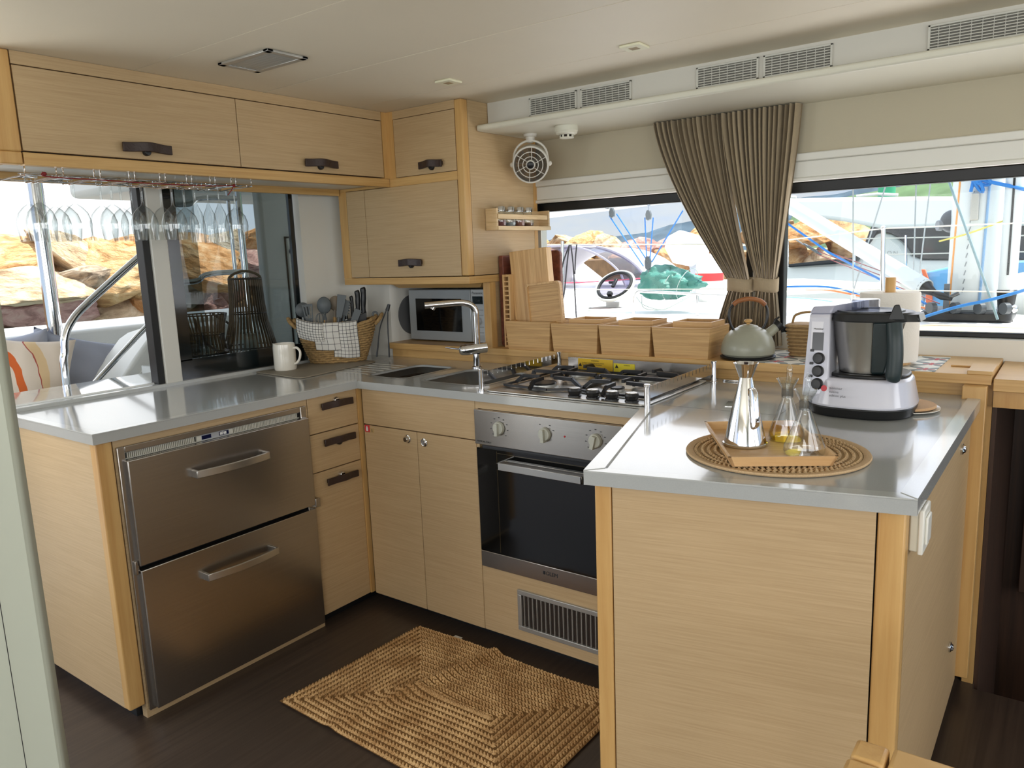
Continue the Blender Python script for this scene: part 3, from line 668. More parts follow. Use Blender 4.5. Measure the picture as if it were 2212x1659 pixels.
# ================= window dressing =================
cm = mat('taupe_curtain','#9c8c72',.85,noise=.04,nscale=120,bump=.15,bscale=500,sheen=.2)
def curtain(name_label, xt0,xt1, xg,wg, xb,wb, ph, hem):
    c = T('curtain', name_label, 'curtain', ((xt0+xt1)/2,.965,1.03), group='pleated curtains tied back between the windows')
    zt, zg, zb = 1.952, 1.285, 1.045; nf = 15
    def fn(u,v):
        z = zt+(zb-zt)*v
        if z > zg:
            t = (zt-z)/(zt-zg); s = t**1.35
            l = xt0+(xg-wg-xt0)*s; r = xt1+(xg+wg-xt1)*s; amp = .019*(1-t)+.010*t
        else:
            t = (zg-z)/(zg-zb); s = t**.8
            l = xg-wg+(xb-wb-xg+wg)*s; r = xg+wg+(xb+wb-xg-wg)*s; amp = .010+.010*t
        k = math.sin(2*PI*nf*u+ph+.8*math.sin(7*u+ph)); k2 = math.sin(2*PI*nf*.37*u+ph*2+v*2)
        kk = math.copysign(abs(k)**.6, k)
        x = l+(r-l)*(u+.006*math.sin(2*PI*nf*u*2)); bulge = .010*math.sin(PI*min(1,max(0,(zt-z)/(zt-zg))))
        return (x, .965+amp*kk+.006*k2-bulge, z)
    G().grid(fn, 210, 46).out('cloth', cm, c, ang=80)
    tb = G(); N_ = 26
    def fb(u,v):
        a = 2*PI*u; return (xg+(wg+.012)*math.cos(a), .960+.034*math.sin(a), zg-.026+.052*v+.004*math.sin(a*2))
    tb.grid(fb, N_, 3, closeu=True); tb.out('tieback', mat('tieback_cloth','#a09076',.85,bump=.1,bscale=300), c, ang=80, solid=.003)
    return c
curtain('taupe pleated curtain gathered by a tieback, beside the boxes and over the left window edge', .835,1.15, 1.222,.040, 1.190,.085, .3, 0)
curtain('narrower taupe pleated curtain with a pale hem, tied back beside the right window', 1.14,1.44, 1.325,.036, 1.325,.062, 2.1, 1)

# ================= beam vents, ceiling fittings =================
va = mat('vent_white','#cbcac2',.45)
for x0,x1,lb in ((.445,.672,'white slotted air vent nearest the fan, closest to the wall cabinet'),(.690,.912,'white slotted air vent paired beside the one nearest the fan'),
                 (1.170,1.392,'white slotted air vent over the curtains, fan side of the middle pair'),(1.408,1.630,'white slotted air vent over the curtains, far side of the middle pair'),(1.900,2.160,'white slotted air vent at the top right, alone in the duct')):
    v = T('air_vent', lb, 'vent', ((x0+x1)/2,.643,1.99), group='slotted vents along the duct over the windows')
    g = G(); a,b = 1.993,2.066
    g.box(x0,.636,a,x1,.6439,a+.007); g.box(x0,.636,b-.006,x1,.6439,b); g.box(x0,.636,a,x0+.007,.6439,b); g.box(x1-.007,.636,a,x1,.6439,b)
    f = g.out('frame',va,v,bev=.001)
    g = G()
    for i in range(7): z = a+.0105+i*.0083; g.hull([(x,y,z+dz) for x in (x0+.007,x1-.007) for y,dz in ((.636,0),(.6425,.003),(.636,.0026),(.6425,.0052))])
    g.out('louvres',va,f,smooth=False)
    g = G(); k = 1
    while x0+k*.028 < x1-.01: g.box(x0+k*.028-.001,.6400,a+.007,x0+k*.028+.001,.6425,b-.006); k += 1
    g.out('dividers',va,f,smooth=False)
    G().box(x0+.006,.6432,a+.006,x1-.006,.6438,b-.006).out('backing',mat('vent_back','#6f6d66',.7),v,smooth=False)
cv = T('ceiling_vent', 'pale metal air vent with angled slats flush in the ceiling', 'vent', (.18,-.455,2.079))
g = G(); A = (.050,-.530,.308,-.378)
g.box(A[0],A[1],2.071,A[2],A[1]+.022,2.079); g.box(A[0],A[3]-.022,2.071,A[2],A[3],2.079); g.box(A[0],A[1],2.071,A[0]+.022,A[3],2.079); g.box(A[2]-.022,A[1],2.071,A[2],A[3],2.079)
f = g.out('frame','alu',cv,bev=.0015)
g = G()
for i in range(6): y = A[1]+.030+i*.0175; g.hull([(x,y+dy,z) for x in (A[0]+.022,A[2]-.022) for dy,z in ((0,2.0785),(.011,2.0725),(.0015,2.0788),(.0125,2.0728))])
g.out('slats','alu',f,smooth=False); G().box(A[0]+.02,A[1]+.02,2.0783,A[2]-.02,A[3]-.02,2.0788).out('backing','gap',cv,smooth=False)
for x,y,lb in ((.390,.200,'small square ceiling light above the corner wall cabinet'),(1.125,.255,'small square ceiling light above the hob')):
    c = T('ceiling_light', lb, 'ceiling light', (x,y,2.07), group='square ceiling lights')
    G().prism([(x-.036,y-.036),(x+.036,y-.036),(x+.036,y+.036),(x-.036,y+.036)],2.071,2.079).out('bezel',mat('light_bezel','#e2dfc4',.35),c,bev=.002)
    G().box(x-.014,y-.014,2.0700,x+.014,y+.014,2.0712).out('lens',mat('light_lens','#a08c70',.2),c,smooth=False)
sm = T('smoke_detector', 'round cream smoke detector under the duct shelf beside the fan', 'smoke detector', (.555,.745,1.955))
G().lathe([(.048,0),(.048,-.020),(.046,-.022),(.044,-.030),(.034,-.036),(.030,-.036)],36,(.555,.745,1.955)).out('housing','offwhite',sm)
g = G()
for i in range(8): a = 2*PI*i/8; g.hull([(.555+.026*math.cos(a+d)+e*math.cos(a), .745+.026*math.sin(a+d)+e*math.sin(a), z) for d in (-.16,.16) for e in (0,.003) for z in (1.910,1.920)])
s_ = g.out('ribs','offwhite',sm,smooth=False); G().lathe([(.024,-.036),(.024,-.046)],24,(.555,.745,1.955)).out('chamber','gap',sm)
G().lathe([(.030,-.045),(.030,-.048),(0,-.052)],28,(.555,.745,1.955)).out('cap','offwhite',sm)

# fan hanging beneath the shelf
fn_ = T('cabin_fan', 'white round cabin fan hanging under the shelf beside the spice rack', 'fan', (.328,.806,1.955), local=True)
pm = mat('fan_white','#d7d4cc',.35)
G().lathe([(.0,0),(.030,0),(.028,-.010),(.020,-.012),(.020,-.024),(.016,-.034),(.006,-.038),(0,-.038)],24).out('mount',pm,fn_)
Rf = Matrix.Rotation(-.15,4,'Z'); C_ = Vector((.006,-.010,-.128))
ax = Vector((.50,-.83,-.24)).normalized(); q = ax.to_track_quat('Z','Y').to_matrix().to_4x4()
side = Vector((.857,.515,0)).normalized()
g = G(); arc = [C_+side*.074*math.cos(t)+Vector((0,0,1))*(.030+.070*math.sin(t)) for t in [PI*i/14 for i in range(15)]]
g.tube([C_+side*.078+Vector((0,0,.0))]+arc+[C_-side*.078+Vector((0,0,.0))],.005,8); g.out('yoke',pm,fn_)
for sgn in (-1,1): G().ball(C_+side*.082*sgn,.011,12,8).out('pivot_knob',pm,fn_)
g = G(); g.T = Matrix.Translation(C_) @ q
g.lathe([(.074,.022),(.079,.022),(.081,-.030),(.073,-.042),(.071,-.042),(.077,-.028),(.075,.022)],40); g.out('shroud',pm,fn_)
g = G(); g.T = Matrix.Translation(C_) @ q
for r in (.034,.054,.074): g.lathe([(r-.0016,.021),(r+.0016,.021),(r+.0016,.024),(r-.0016,.024),(r-.0016,.021)],40)
for i in range(6): a = i*PI/3+.3; g.tube([(.022*math.cos(a),.022*math.sin(a),.0225),(.075*math.cos(a+.12),.075*math.sin(a+.12),.0225)],.0016,6)
for i in range(14): a = i*2*PI/14; g.tube([(.0,.0,-.041),(.072*math.cos(a),.072*math.sin(a),-.041)],.0013,5)
g.out('guard',pm,fn_)
g = G(); g.T = Matrix.Translation(C_) @ q
for i in range(5):
    a = i*2*PI/5
    def bl(u,v,a=a): r = .018+.048*u; b_ = a+(v-.5)*.9; return (r*math.cos(b_), r*math.sin(b_), -.008+.012*(v-.5))
    g.grid(bl,6,6)
g.out('blades',glass('fan_blade','#dcdad4','#aaa7a0',.4),fn_)
g = G(); g.T = Matrix.Translation(C_) @ q; g.lathe([(.022,.0215),(.0745,.0215)],40); g.out('front_cover',glass('fan_cover','#b9b6b2','#8f8c88',.5,.2,f0=.12),fn_)
g = G(); g.T = Matrix.Translation(C_) @ q; g.lathe([(.022,-.035),(.022,.018),(.020,.027),(0,.028)],28); h = g.out('motor_hub',pm,fn_)
g = G(); g.T = Matrix.Translation(C_) @ q; g.lathe([(.0155,.028),(.0155,.031),(.013,.033),(0,.0335)],24); g.out('hub_cap','black',h)

# spice rack with jars
sr = T('spice_rack', 'small pale wood spice rack fixed on the side of the wall cabinet', 'rack', (.245,.83,1.545))
rw = wood('rack_wood','#dcc197','#c7a87a',(6,6,80),1,.5,.05,.4)
G().box(.222,.600,1.545,.282,.612,1.637).out('end_board',rw,sr,bev=.001); G().box(.222,1.0,1.545,.282,1.012,1.634).out('end_board',rw,sr,bev=.001)
G().box(.222,.612,1.545,.282,1.0,1.557).out('shelf',rw,sr,smooth=False)
G().box(.222,.612,1.557,.227,1.0,1.634).out('back',rw,sr,smooth=False)
G().box(.2825,.606,1.545,.287,1.012,1.562).out('front_board',rw,sr,smooth=False)
G().box(.2825,.606,1.592,.288,.985,1.613).out('rail',rw,sr,bev=.002)
for i,y in enumerate((.665,.735,.805,.873)):
    lb = ('squat glass spice jar in the rack, closest to the camera','squat glass spice jar in the rack, second from the camera','squat glass spice jar in the rack, third from the camera','squat glass spice jar in the rack, farthest, closest to the window')[i]
    j = T('spice_jar', lb, 'jar', (.253,y,1.557), group='glass spice jars in the wall rack')
    G().lathe([(0,.001),(.022,.001),(.027,.010),(.027,.045),(.018,.066),(.018,.074)],24,(.253,y,1.557)).out('glass_body','pyrex',j)
    G().lathe([(0,.004),(.020,.004),(.0245,.012),(.0245,(.03,.022,.03,.02)[i]),(0,(.031,.023,.031,.021)[i])],24,(.253,y,1.557)).out('spice',mat('spice%d'%i,('#6d3b3c','#8d9496','#8a5a4a','#6a4a35')[i],.9,noise=.2,nscale=400),j)
    G().lathe([(.0215,.070),(.0215,.088),(.020,.090),(0,.090)],24,(.253,y,1.557)).out('lid','polished',j)

# boards and racks standing behind the first box
def rot_obj(o, pivot, axis, ang): 
    o.matrix_local = Matrix.Translation(pivot) @ Matrix.Rotation(ang,4,axis) @ Matrix.Translation(-Vector(pivot))
rb = G().prism([(x,y) for x,y in rr(-.125,-.21,.125,.21,.02)],-.010,.010).out('chopping_board','redwood',bev=.003)
rb.matrix_world = Matrix.Translation((.352,.800,1.240)) @ Matrix.Rotation(PI/2,4,'X') @ Matrix.Rotation(0,4,'Z')
tag(rb,'dark reddish brown chopping board standing at the back beside the slatted rack','chopping board')
rb2 = G().prism([(x,y) for x,y in rr(-.012,-.20,.012,.20,.006)],-.05,.05).out('chopping_board','redwood',bev=.002)
rb2.matrix_world = Matrix.Translation((.238,.725,1.235)) @ Matrix.Rotation(PI/2,4,'X')
tag(rb2,'dark reddish board turned edge-on against the nook post','chopping board')
tb_ = T('chopping_board','thick pale oak chopping block leaning in the first storage box','chopping board',(.41,.70,1.04),rot=(-.02,-.085,0),local=True)
G().box(-.098,-.022,.0,.098,.022,.418).out('block','bamboo_up',tb_,bev=.003)
cb = T('serving_board','small light bamboo board with a rounded raised rim, in front of the thick block','serving board',(.498,.655,1.04),rot=(-.03,-.10,0),local=True)
o_ = rr(-.088,0,.088,.278,.018)
g = G(); g.T = Matrix.Rotation(PI/2,4,'X'); g.prism(o_,-.010,.004); g.out('board','bamboo',cb,bev=.001)
g = G(); g.T = Matrix.Rotation(PI/2,4,'X'); i_ = rr(-.080,.008,.080,.270,.012)
A = [g.v((x,y,.004)) for x,y in o_]; B = [g.v((x,y,.011)) for x,y in o_]; C2 = [g.v((x,y,.011)) for x,y in i_]; D2 = [g.v((x,y,.004)) for x,y in i_]
for P_,Q_ in ((A,B),(B,C2),(C2,D2)):
    for k in range(len(P_)): g.f([P_[k],P_[(k+1)%len(P_)],Q_[(k+1)%len(P_)],Q_[k]])
g.out('rim','bamboo_up',cb)
sk = T('slatted_rack','narrow pale wooden folding rack with rows of square slots, standing upright','rack',(.278,.672,1.03))
g = G(); g.box(.258,.655,1.030,.266,.690,1.352); g.box(.290,.655,1.030,.298,.690,1.352); g.box(.266,.655,1.030,.290,.690,1.040); g.box(.266,.655,1.342,.290,.690,1.352)
fr_ = g.out('frame','bamboo_up',sk,bev=.001); g = G()
for i in range(14): g.box(.266,.658,1.052+i*.0205,.290,.687,1.058+i*.0205)
for x in (.276,.280): g.box(x-.001,.675,1.04,x+.001,.683,1.34)
g.out('rungs','bamboo_up',fr_,smooth=False)
def bbox(x0,x1,y0,y1,z0,h,name,label,grp,tap=.010,th=.008):
    b = T(name,label,'storage box',((x0+x1)/2,(y0+y1)/2,z0),group=grp)
    def wall(a,c,d,e,nm):
        g = G(); g.hull([*a,*c,*d,*e]); return g.out(nm,'bamboo',b,smooth=False)
    z1 = z0+h
    def q(x,y,z,t): return (x,y,z)
    f0,f1 = (x0+tap,x1-tap),(x0,x1); 
    def face(pa,pb,nx,ny,nm):
        g = G(); g.hull([(pa[0],pa[1],z0),(pb[0],pb[1],z0),(pa[0]+nx,pa[1]+ny,z0),(pb[0]+nx,pb[1]+ny,z0)]+[(pa[2],pa[3],z1),(pb[2],pb[3],z1),(pa[2]+nx,pa[3]+ny,z1),(pb[2]+nx,pb[3]+ny,z1)]); return g.out(nm,'bamboo',b,smooth=False)
    ty = tap*.5
    face((x0+tap,y0+ty,x0,y0),(x1-tap,y0+ty,x1,y0),0,th,'front')
    face((x0+tap,y1-ty,x0,y1),(x1-tap,y1-ty,x1,y1),0,-th,'back')
    face((x0+tap,y0+ty+th,x0,y0+th),(x0+tap,y1-ty-th,x0,y1-th),th,0,'side')
    face((x1-tap,y0+ty+th,x1,y0+th),(x1-tap,y1-ty-th,x1,y1-th),-th,0,'side')
    G().box(x0+tap+th,y0+ty+th,z0+.002,x1-tap-th,y1-ty-th,z0+.008).out('bottom','bamboo_flat',b,smooth=False)
    return b
gp = 'bamboo boxes lined up on the ledge'
bbox(.303,.538,.604,.80,1.0302,.122,'storage_box','bamboo storage box holding the boards, first in the row beside the nook',gp)
bbox(.541,.768,.604,.80,1.0302,.118,'storage_box','bamboo storage box next to the one holding the boards',gp)
bbox(.772,1.002,.604,.80,1.0302,.116,'storage_box','bamboo storage box one away from the kettle end, between two others',gp)
bbox(1.006,1.240,.604,.80,1.0302,.115,'storage_box','largest looking bamboo storage box, at the kettle end of the row',gp)
gp = 'smaller boxes nested inside the storage boxes'
for x0,x1,lb in ((.600,.755,'small open bamboo box nested in the storage box next to the boards'),(.835,.985,'small open bamboo box nested in the storage box before the kettle end'),(1.070,1.226,'small open bamboo box nested in the storage box beside the kettle')):
    bbox(x0,x1,.655,.786,1.0385,.125,'small_box',lb,gp,tap=.003,th=.007)

# kettle on a stand
kd = Vector((.82,.57,0)).normalized(); KO = Vector((1.350,.694,1.03))
ktr = T('kettle_trivet','round black trivet under the grey kettle','trivet',tuple(KO))
G().lathe([(.0,.003),(.088,.003),(.097,.006),(.099,.010),(.096,.012),(.0,.010)],36,tuple(KO)).out('plate','iron',ktr)
kt = T('kettle','matt grey-green whistling kettle with wooden handle beside the bamboo boxes','kettle',(KO.x,KO.y,KO.z+.0125),rot=math.atan2(kd.y,kd.x),local=True)
km = mat('kettle_enamel','#9b9c8c',.38,coat=.15)
G().lathe([(0,0),(.085,0),(.0945,.008),(.0965,.022),(.093,.045),(.082,.070),(.064,.090),(.040,.102),(.036,.103)],48).out('body',km,kt)
l_ = G().lathe([(.037,.103),(.034,.107),(.015,.113),(0,.114)],32).out('lid',km,kt)
G().lathe([(.006,.113),(.007,.118),(.014,.122),(.015,.128),(.009,.132),(0,.133)],20).out('lid_knob','oak_edge',l_)
G().tube([(.055,0,.060),(.078,0,.080),(.100,0,.098),(.106,0,.103)],[.021,.018,.016,.016],18).out('spout',km,kt)
w_ = G().tube([(.102,0,.100),(.116,0,.111)],[.0195,.0205],20).out('whistle_cap','black',kt)
G().tube([(.1145,0,.110),(.118,0,.1125)],[.008,.008],14).out('whistle_disc','polished',w_)
G().tube([(.094,0,.112),(.098,0,.126),(.112,0,.136)],[.005,.005,.003],8).out('whistle_lever','black',w_)
for sg in (-1,1): G().tube(spath([(sg*.050,0,.090),(sg*.062,0,.110),(sg*.070,0,.140),(sg*.066,0,.172),(sg*.050,0,.190)],4),.0048,10).out('handle_arm','black',kt)
G().tube(spath([(-.056,0,.186),(-.040,0,.198),(0,0,.206),(.040,0,.198),(.060,0,.182)],5),[.0085]*21,14).out('grip',wood('grip_wood','#9a6236','#7c4a28',(4,60,60)),kt)

# tile-pattern mat
def tilemat():
    m,t,b = newmat('tile_pattern'); NN = t.nodes.new; LL = t.links.new
    tc = NN('ShaderNodeTexCoord'); sp_ = NN('ShaderNodeSeparateXYZ'); LL(tc.outputs['Object'],sp_.inputs[0])
    def mth(op,a,b_=None,c=None):
        n = NN('ShaderNodeMath'); n.operation = op
        for i,v in enumerate((a,b_,c)):
            if v is None: continue
            if isinstance(v,(int,float)): n.inputs[i].default_value = v
            else: LL(v,n.inputs[i])
        return n.outputs[0]
    u = mth('FRACT',mth('MULTIPLY',sp_.outputs[0],8.5)); v = mth('FRACT',mth('MULTIPLY',sp_.outputs[1],8.5))
    cnt = None
    for cx,cy in ((0,.5),(1,.5),(.5,0),(.5,1)):
        d = mth('SQRT',mth('ADD',mth('POWER',mth('ABSOLUTE',mth('SUBTRACT',u,cx)),2.0),mth('POWER',mth('ABSOLUTE',mth('SUBTRACT',v,cy)),2.0)))
        l = mth('LESS_THAN',d,.47); cnt = l if cnt is None else mth('ADD',cnt,l)
    petal = mth('GREATER_THAN',cnt,1.5)
    au = mth('ABSOLUTE',mth('SUBTRACT',u,.5)); av = mth('ABSOLUTE',mth('SUBTRACT',v,.5))
    cross = mth('MAXIMUM',mth('MULTIPLY',mth('LESS_THAN',au,.045),mth('LESS_THAN',av,.22)),mth('MULTIPLY',mth('LESS_THAN',av,.045),mth('LESS_THAN',au,.22)))
    x1 = NN('ShaderNodeMix'); x1.data_type = 'RGBA'; LL(petal,x1.inputs['Factor']); x1.inputs['A'].default_value = lin('#dcd9d0'); x1.inputs['B'].default_value = lin('#7f8684')
    x2 = NN('ShaderNodeMix'); x2.data_type = 'RGBA'; LL(cross,x2.inputs['Factor']); LL(x1.outputs['Result'],x2.inputs['A']); x2.inputs['B'].default_value = lin('#b5484a')
    LL(x2.outputs['Result'],b.inputs['Base Color']); b.inputs['Roughness'].default_value = .6; return m
tm = G().prism([(1.20,.78),(1.36,.602),(1.972,.604),(1.975,.95),(1.25,.96)][::1],1.0301,1.0318).out('patterned_mat',tilemat(),smooth=False)
tm.location = (0,0,0); tag(tm,'tile-patterned mat of grey petals and red crosses lying on the ledge','mat')

# small basket and paper roll
wk = wood('wicker_small','#a98b5e','#7d6240',(60,60,90),1.3,.8,.1,.9,.5)
sb = T('small_basket','small woven brown basket with an arched handle behind the food processor','basket',(1.53,.83,1.032))
g = G(); o0 = rr(1.472,.785,1.588,.875,.02); o1 = rr(1.458,.772,1.602,.888,.024)
g.prism(o0,1.032,1.150,top=o1); g.out('woven_body',wk,sb,smooth=False)
g = G()
for k in range(9):
    z = 1.038+k*.0132; f_ = (z-1.032)/.118; pl_ = [(a[0]+(b_[0]-a[0])*f_, a[1]+(b_[1]-a[1])*f_, z) for a,b_ in zip(rr(1.471,.784,1.589,.876,.02),rr(1.457,.771,1.603,.889,.024))]
    g.tube(pl_,.0055,6,closed=True)
g.out('woven_rows',wk,sb,kind='stuff')
G().tube(spath([(1.468,.83,1.148),(1.480,.83,1.180),(1.530,.83,1.192),(1.580,.83,1.180),(1.592,.83,1.148)],5),.0045,8).out('handle',wk,sb)
PR = Vector((1.812,.735,1.032))
pt = T('paper_towel','white paper towel roll on a wooden stand by the right window','paper towel',tuple(PR))
G().lathe([(.020,.012),(.090,.012),(.092,.016),(.092,.234),(.090,.238),(.022,.238),(.020,.234),(.020,.012)],56,tuple(PR)).out('roll','paper',pt)
G().lathe([(0,0),(.070,0),(.072,.003),(.072,.008),(.070,.011),(0,.011)],40,tuple(PR)).out('stand_base','bamboo_flat',pt)
G().lathe([(0,.011),(.0165,.011),(.0165,.284),(.015,.287),(0,.287)],24,tuple(PR)).out('stand_pole','oak_edge',pt)

# food processor
FP = T('food_processor','white cooking food processor with steel bowl and black lid on the peninsula','food processor',(1.838,.262,.9605),rot=.0,local=True)
fw_ = mat('glossy_white','#cfd0dc',.16,coat=.4)
def sup(a,b,n,e=2.6,cx=0,cy=0): return [(cx+a*math.copysign(abs(math.cos(t))**(2/e),math.cos(t)), cy+b*math.copysign(abs(math.sin(t))**(2/e),math.sin(t))) for t in [2*PI*i/n for i in range(n)]]
G().prism(sup(.134,.128,48),.0,.030,top=sup(.142,.136,48)).out('base_foot','black',FP,bev=.004)
G().prism(sup(.144,.138,48),.028,.108,top=sup(.128,.116,48)).out('base_shell',fw_,FP,bev=.008,seg=3)
G().prism(sup(.108,.096,40,2.6,.014,0),.106,.118).out('bowl_rest','black',FP,bev=.004)
g = G(); g.hull([(-.140,-.110,.05),(-.134,.10,.05),(-.066,-.112,.05),(-.066,.10,.05),(-.132,-.078,.285),(-.128,.085,.285),(-.074,-.082,.285),(-.074,.085,.285)])
tw = g.out('control_tower',fw_,FP,bev=.010,seg=3)
def onf(x,z,off=.0):   # point on the sloping tower front
    t = (z-.05)/.235; return Vector((x, -.111+.031*t-off, z))
for (x0,z0,x1,z1,mm,nm) in ((-.118,.182,-.088,.232,mat('lcd_grey','#3a3c40',.2),'display'),):
    G().hull([onf(x,z,o) for x in (x0,x1) for z in (z0,z1) for o in (0,.002)]).out(nm,mm,tw,smooth=False)
    G().hull([onf(x,z,o) for x in (x0-.005,x1+.005) for z in (z0-.005,z1+.030) for o in (-.001,.001)]).out('display_frame',mat('fp_frame','#dcdce4',.3),tw,smooth=False)
text('Monsieur',tuple(FP.matrix_basis.to_translation()*0+onf(-.103,.240,.0022)),.0070,(1,0,0),(0,.13,1),'print',tw,align='CENTER')
for i,z in enumerate((.160,.124,.088)):
    c0 = onf(-.098,z,0); g = G(); g.T = Matrix.Translation(c0) @ Matrix.Rotation(PI/2-.12,4,'X'); g.lathe([(.0,0),(.0165,0),(.0165,.003),(.0135,.004),(.0125,.018),(.0,.019)],24); g.out('dial','black',tw)
    G().hull([onf(-.122+a,z+.018+b_,o) for a in (0,.010) for b_ in (0,.007) for o in (-.001,.004)]).out('button','black',tw,bev=.001)
g = G(); g.hull([(-.132,-.080,.285),(-.074,-.080,.285),(-.130,.096,.285),(-.01,.096,.287),(-.124,-.070,.303),(-.070,-.070,.306),(-.122,.090,.305),(-.01,.09,.312)])
g.out('top_cover',mat('fp_lilac','#a9abbd',.2,coat=.4),FP,bev=.004)
bx_,by_ = .006,-.010
bw = G().lathe([(0,.114),(.058,.114),(.068,.120),(.088,.262),(.090,.264)],56,(bx_,by_,0)).out('bowl','steel_l',FP)
g = G(); g.prism(sup(.112,.102,44,2.3,bx_+.016,by_),.264,.288,top=sup(.104,.094,44,2.3,bx_+.016,by_)); g.hull([(.06,-.085,.264),(.148,-.060,.264),(.148,.035,.264),(.06,.06,.262),(.06,-.085,.282),(.142,-.055,.284),(.142,.03,.284),(.06,.06,.282)]); g.hull([(-.08,-.03,.265),(-.03,-.03,.265),(-.08,.05,.265),(-.03,.05,.265),(-.08,-.03,.286),(-.03,-.03,.286),(-.08,.05,.286),(-.03,.05,.286)])
ld2 = g.out('lid',mat('fp_black','#1b1e20',.38),FP,bev=.004)
G().lathe([(.0,.2875),(.070,.2875),(.082,.292),(.088,.292),(.088,.286)],48,(bx_+.008,by_,0)).out('lid_rim',mat('fp_black2','#222527',.35),ld2)
g = G(); g.hull([(.075,-.100,.270),(.115,-.085,.270),(.078,-.070,.270),(.11,-.06,.270),(.088,-.090,.312),(.100,-.084,.312),(.090,-.08,.31)]); g.out('lid_latch',mat('fp_black3','#1d2022',.4),ld2,bev=.003)
G().lathe([(.036,.289),(.037,.318),(.034,.321),(0,.322)],36,(bx_-.005,by_,0)).out('measuring_cup',glass('cup_clear','#cfd2dc','#6c7080',.9),ld2)
g = G(); g.hull([(.040,-.098,.265),(.105,-.080,.265),(.045,-.050,.265),(.11,-.03,.265),(.036,-.080,.118),(.066,-.078,.120),(.040,-.04,.118),(.07,-.04,.12)])
hd_ = g.out('handle_mount',mat('fp_green_black','#1c2a2c',.4),FP,bev=.006,seg=3)
G().tube(spath([(.090,-.092,.262),(.096,-.102,.22),(.099,-.106,.17),(.097,-.108,.125),(.094,-.108,.108)],4),[.020]*13+[.019,.018,.016,.012],18).out('handle',mat('fp_green_black2','#1e2d2f',.42),hd_)
g = G(); g.lathe([(0,.0008),(.0088,.0008),(.0088,0)],20); eo = g.out('red_emblem','red',FP); n_ = Vector((-.30,-.95,.18)).normalized()
eo.matrix_local = Matrix.Translation((-.072,-.1345,.082)) @ Vector((-.28,-.92,.20)).normalized().to_track_quat('Z','Y').to_matrix().to_4x4()
for i,s_ in enumerate(('monsieur','cuisine','édition plus')):
    text(s_,(-.058+.001*i,-.1395-.0022*i,.082-.010*i),.0095,(1,-.12,0),(0,.20,1),mat('fp_text','#55565c',.5),FP)
cd = G().tube(spath([(1.75,.20,.966),(1.71,.20,.966),(1.70,.26,.966),(1.715,.33,.966),(1.74,.42,.966),(1.73,.50,.966)],6),.0035,8).out('power_cable','black'); tag(cd,'black power cable curling from the food processor foot','cable')
pl8 = T('plate','white plate rim showing under the cork mat, beside the food processor','plate',(1.93,.335,.9605))
G().lathe([(0,.001),(.075,.001),(.098,.0055),(.098,.0075),(.076,.003),(0,.003)],48,(1.93,.335,.9605)).out('dish','cream',pl8)
ck = G().lathe([(0,.0),(.090,.0),(.092,.002),(.092,.006),(.090,.008),(0,.008)],48,(0,0,0)).out('cork_mat',mat('cork','#c39d74',.8,noise=.06,nscale=200)); ck.location = (1.925,.340,.9685); tag(ck,'round light brown cork mat partly hidden under the food processor','trivet')

# placemat, tray, oil can, cruets
PMC = Vector((1.772,-.304,.9605))
def jute(name, ca, cb_, w=.5, sc=500):
    return mat(name, ca, .9, noise=.22, nscale=220, bump=.6, bscale=sc)
pmm = T('placemat','round braided jute placemat under the tray on the peninsula','placemat',tuple(PMC),local=True)
g = G(); rows = 13; R0 = .204
for k in range(rows):
    r = R0-.0065-k*.0150; n = max(10,int(2*PI*r/.0125))
    if r < .01: break
    for j in range(n):
        a = 2*PI*(j+.5*(k%2))/n; tw_ = .55 if k%2 else -.55
        if k < 1: continue
        c = Vector((r*math.cos(a),r*math.sin(a),.0045)); t_ = Vector((-math.sin(a),math.cos(a),0)); rd = Vector((math.cos(a),math.sin(a),0)); d = (t_*math.cos(tw_)+rd*math.sin(tw_))
        e_ = d.cross(Vector((0,0,1)))
        pts_ = [c-d*.0085-Vector((0,0,.0015)), c+e_*.0054+Vector((0,0,.0)), c+d*.0095-Vector((0,0,.0015)), c-e_*.0054, c+Vector((0,0,.0042)), c-Vector((0,0,.003))]
        g.hull(pts_)
g.out('braided_rows',jute('jute_pale','#cfb188','#97764f'),pmm,kind='stuff')
G().lathe([(R0-.013,.0),(R0,.001),(R0+.002,.004),(R0,.007),(R0-.010,.0075),(R0-.016,.005)],72).out('edge_band',mat('jute_edge','#c6a983',.9,noise=.1,nscale=300,bump=.3,bscale=400),pmm)
G().lathe([(0,.002),(R0-.01,.002),(R0-.01,.0)],60).out('backing',mat('jute_back','#b3966c',.9),pmm)
tr_ = T('tray','rectangular light bamboo tray holding the oil can and cruets','tray',(1.7425,-.2955,.9690),rot=math.radians(30.8),local=True)
g = G(); a,b = .105,.166
G().box(-a,-b,.0,a,b,.006).out('bottom','bamboo_flat',tr_,smooth=False)
for nm,pts_ in (('side',[(-a,-b),(a,-b),(0,-1)]),('side',[(a,-b),(a,b),(1,0)]),('side',[(a,b),(-a,b),(0,1)]),('side',[(-a,b),(-a,-b),(-1,0)])):
    (x0,y0),(x1,y1),(nx,ny) = pts_; o = .010
    ex = (1 if x1>x0 else -1 if x1<x0 else 0)*o; ey = (1 if y1>y0 else -1 if y1<y0 else 0)*o
    g = G(); g.hull([(x0,y0,0),(x1,y1,0),(x0-nx*.006,y0-ny*.006,0),(x1-nx*.006,y1-ny*.006,0),(x0+nx*o-ex,y0+ny*o-ey,.024),(x1+nx*o+ex,y1+ny*o+ey,.024),(x0+nx*(o-.006)-ex,y0+ny*(o-.006)-ey,.024),(x1+nx*(o-.006)+ex,y1+ny*(o-.006)+ey,.024)])
    g.out(nm,'bamboo_flat',tr_,smooth=False)
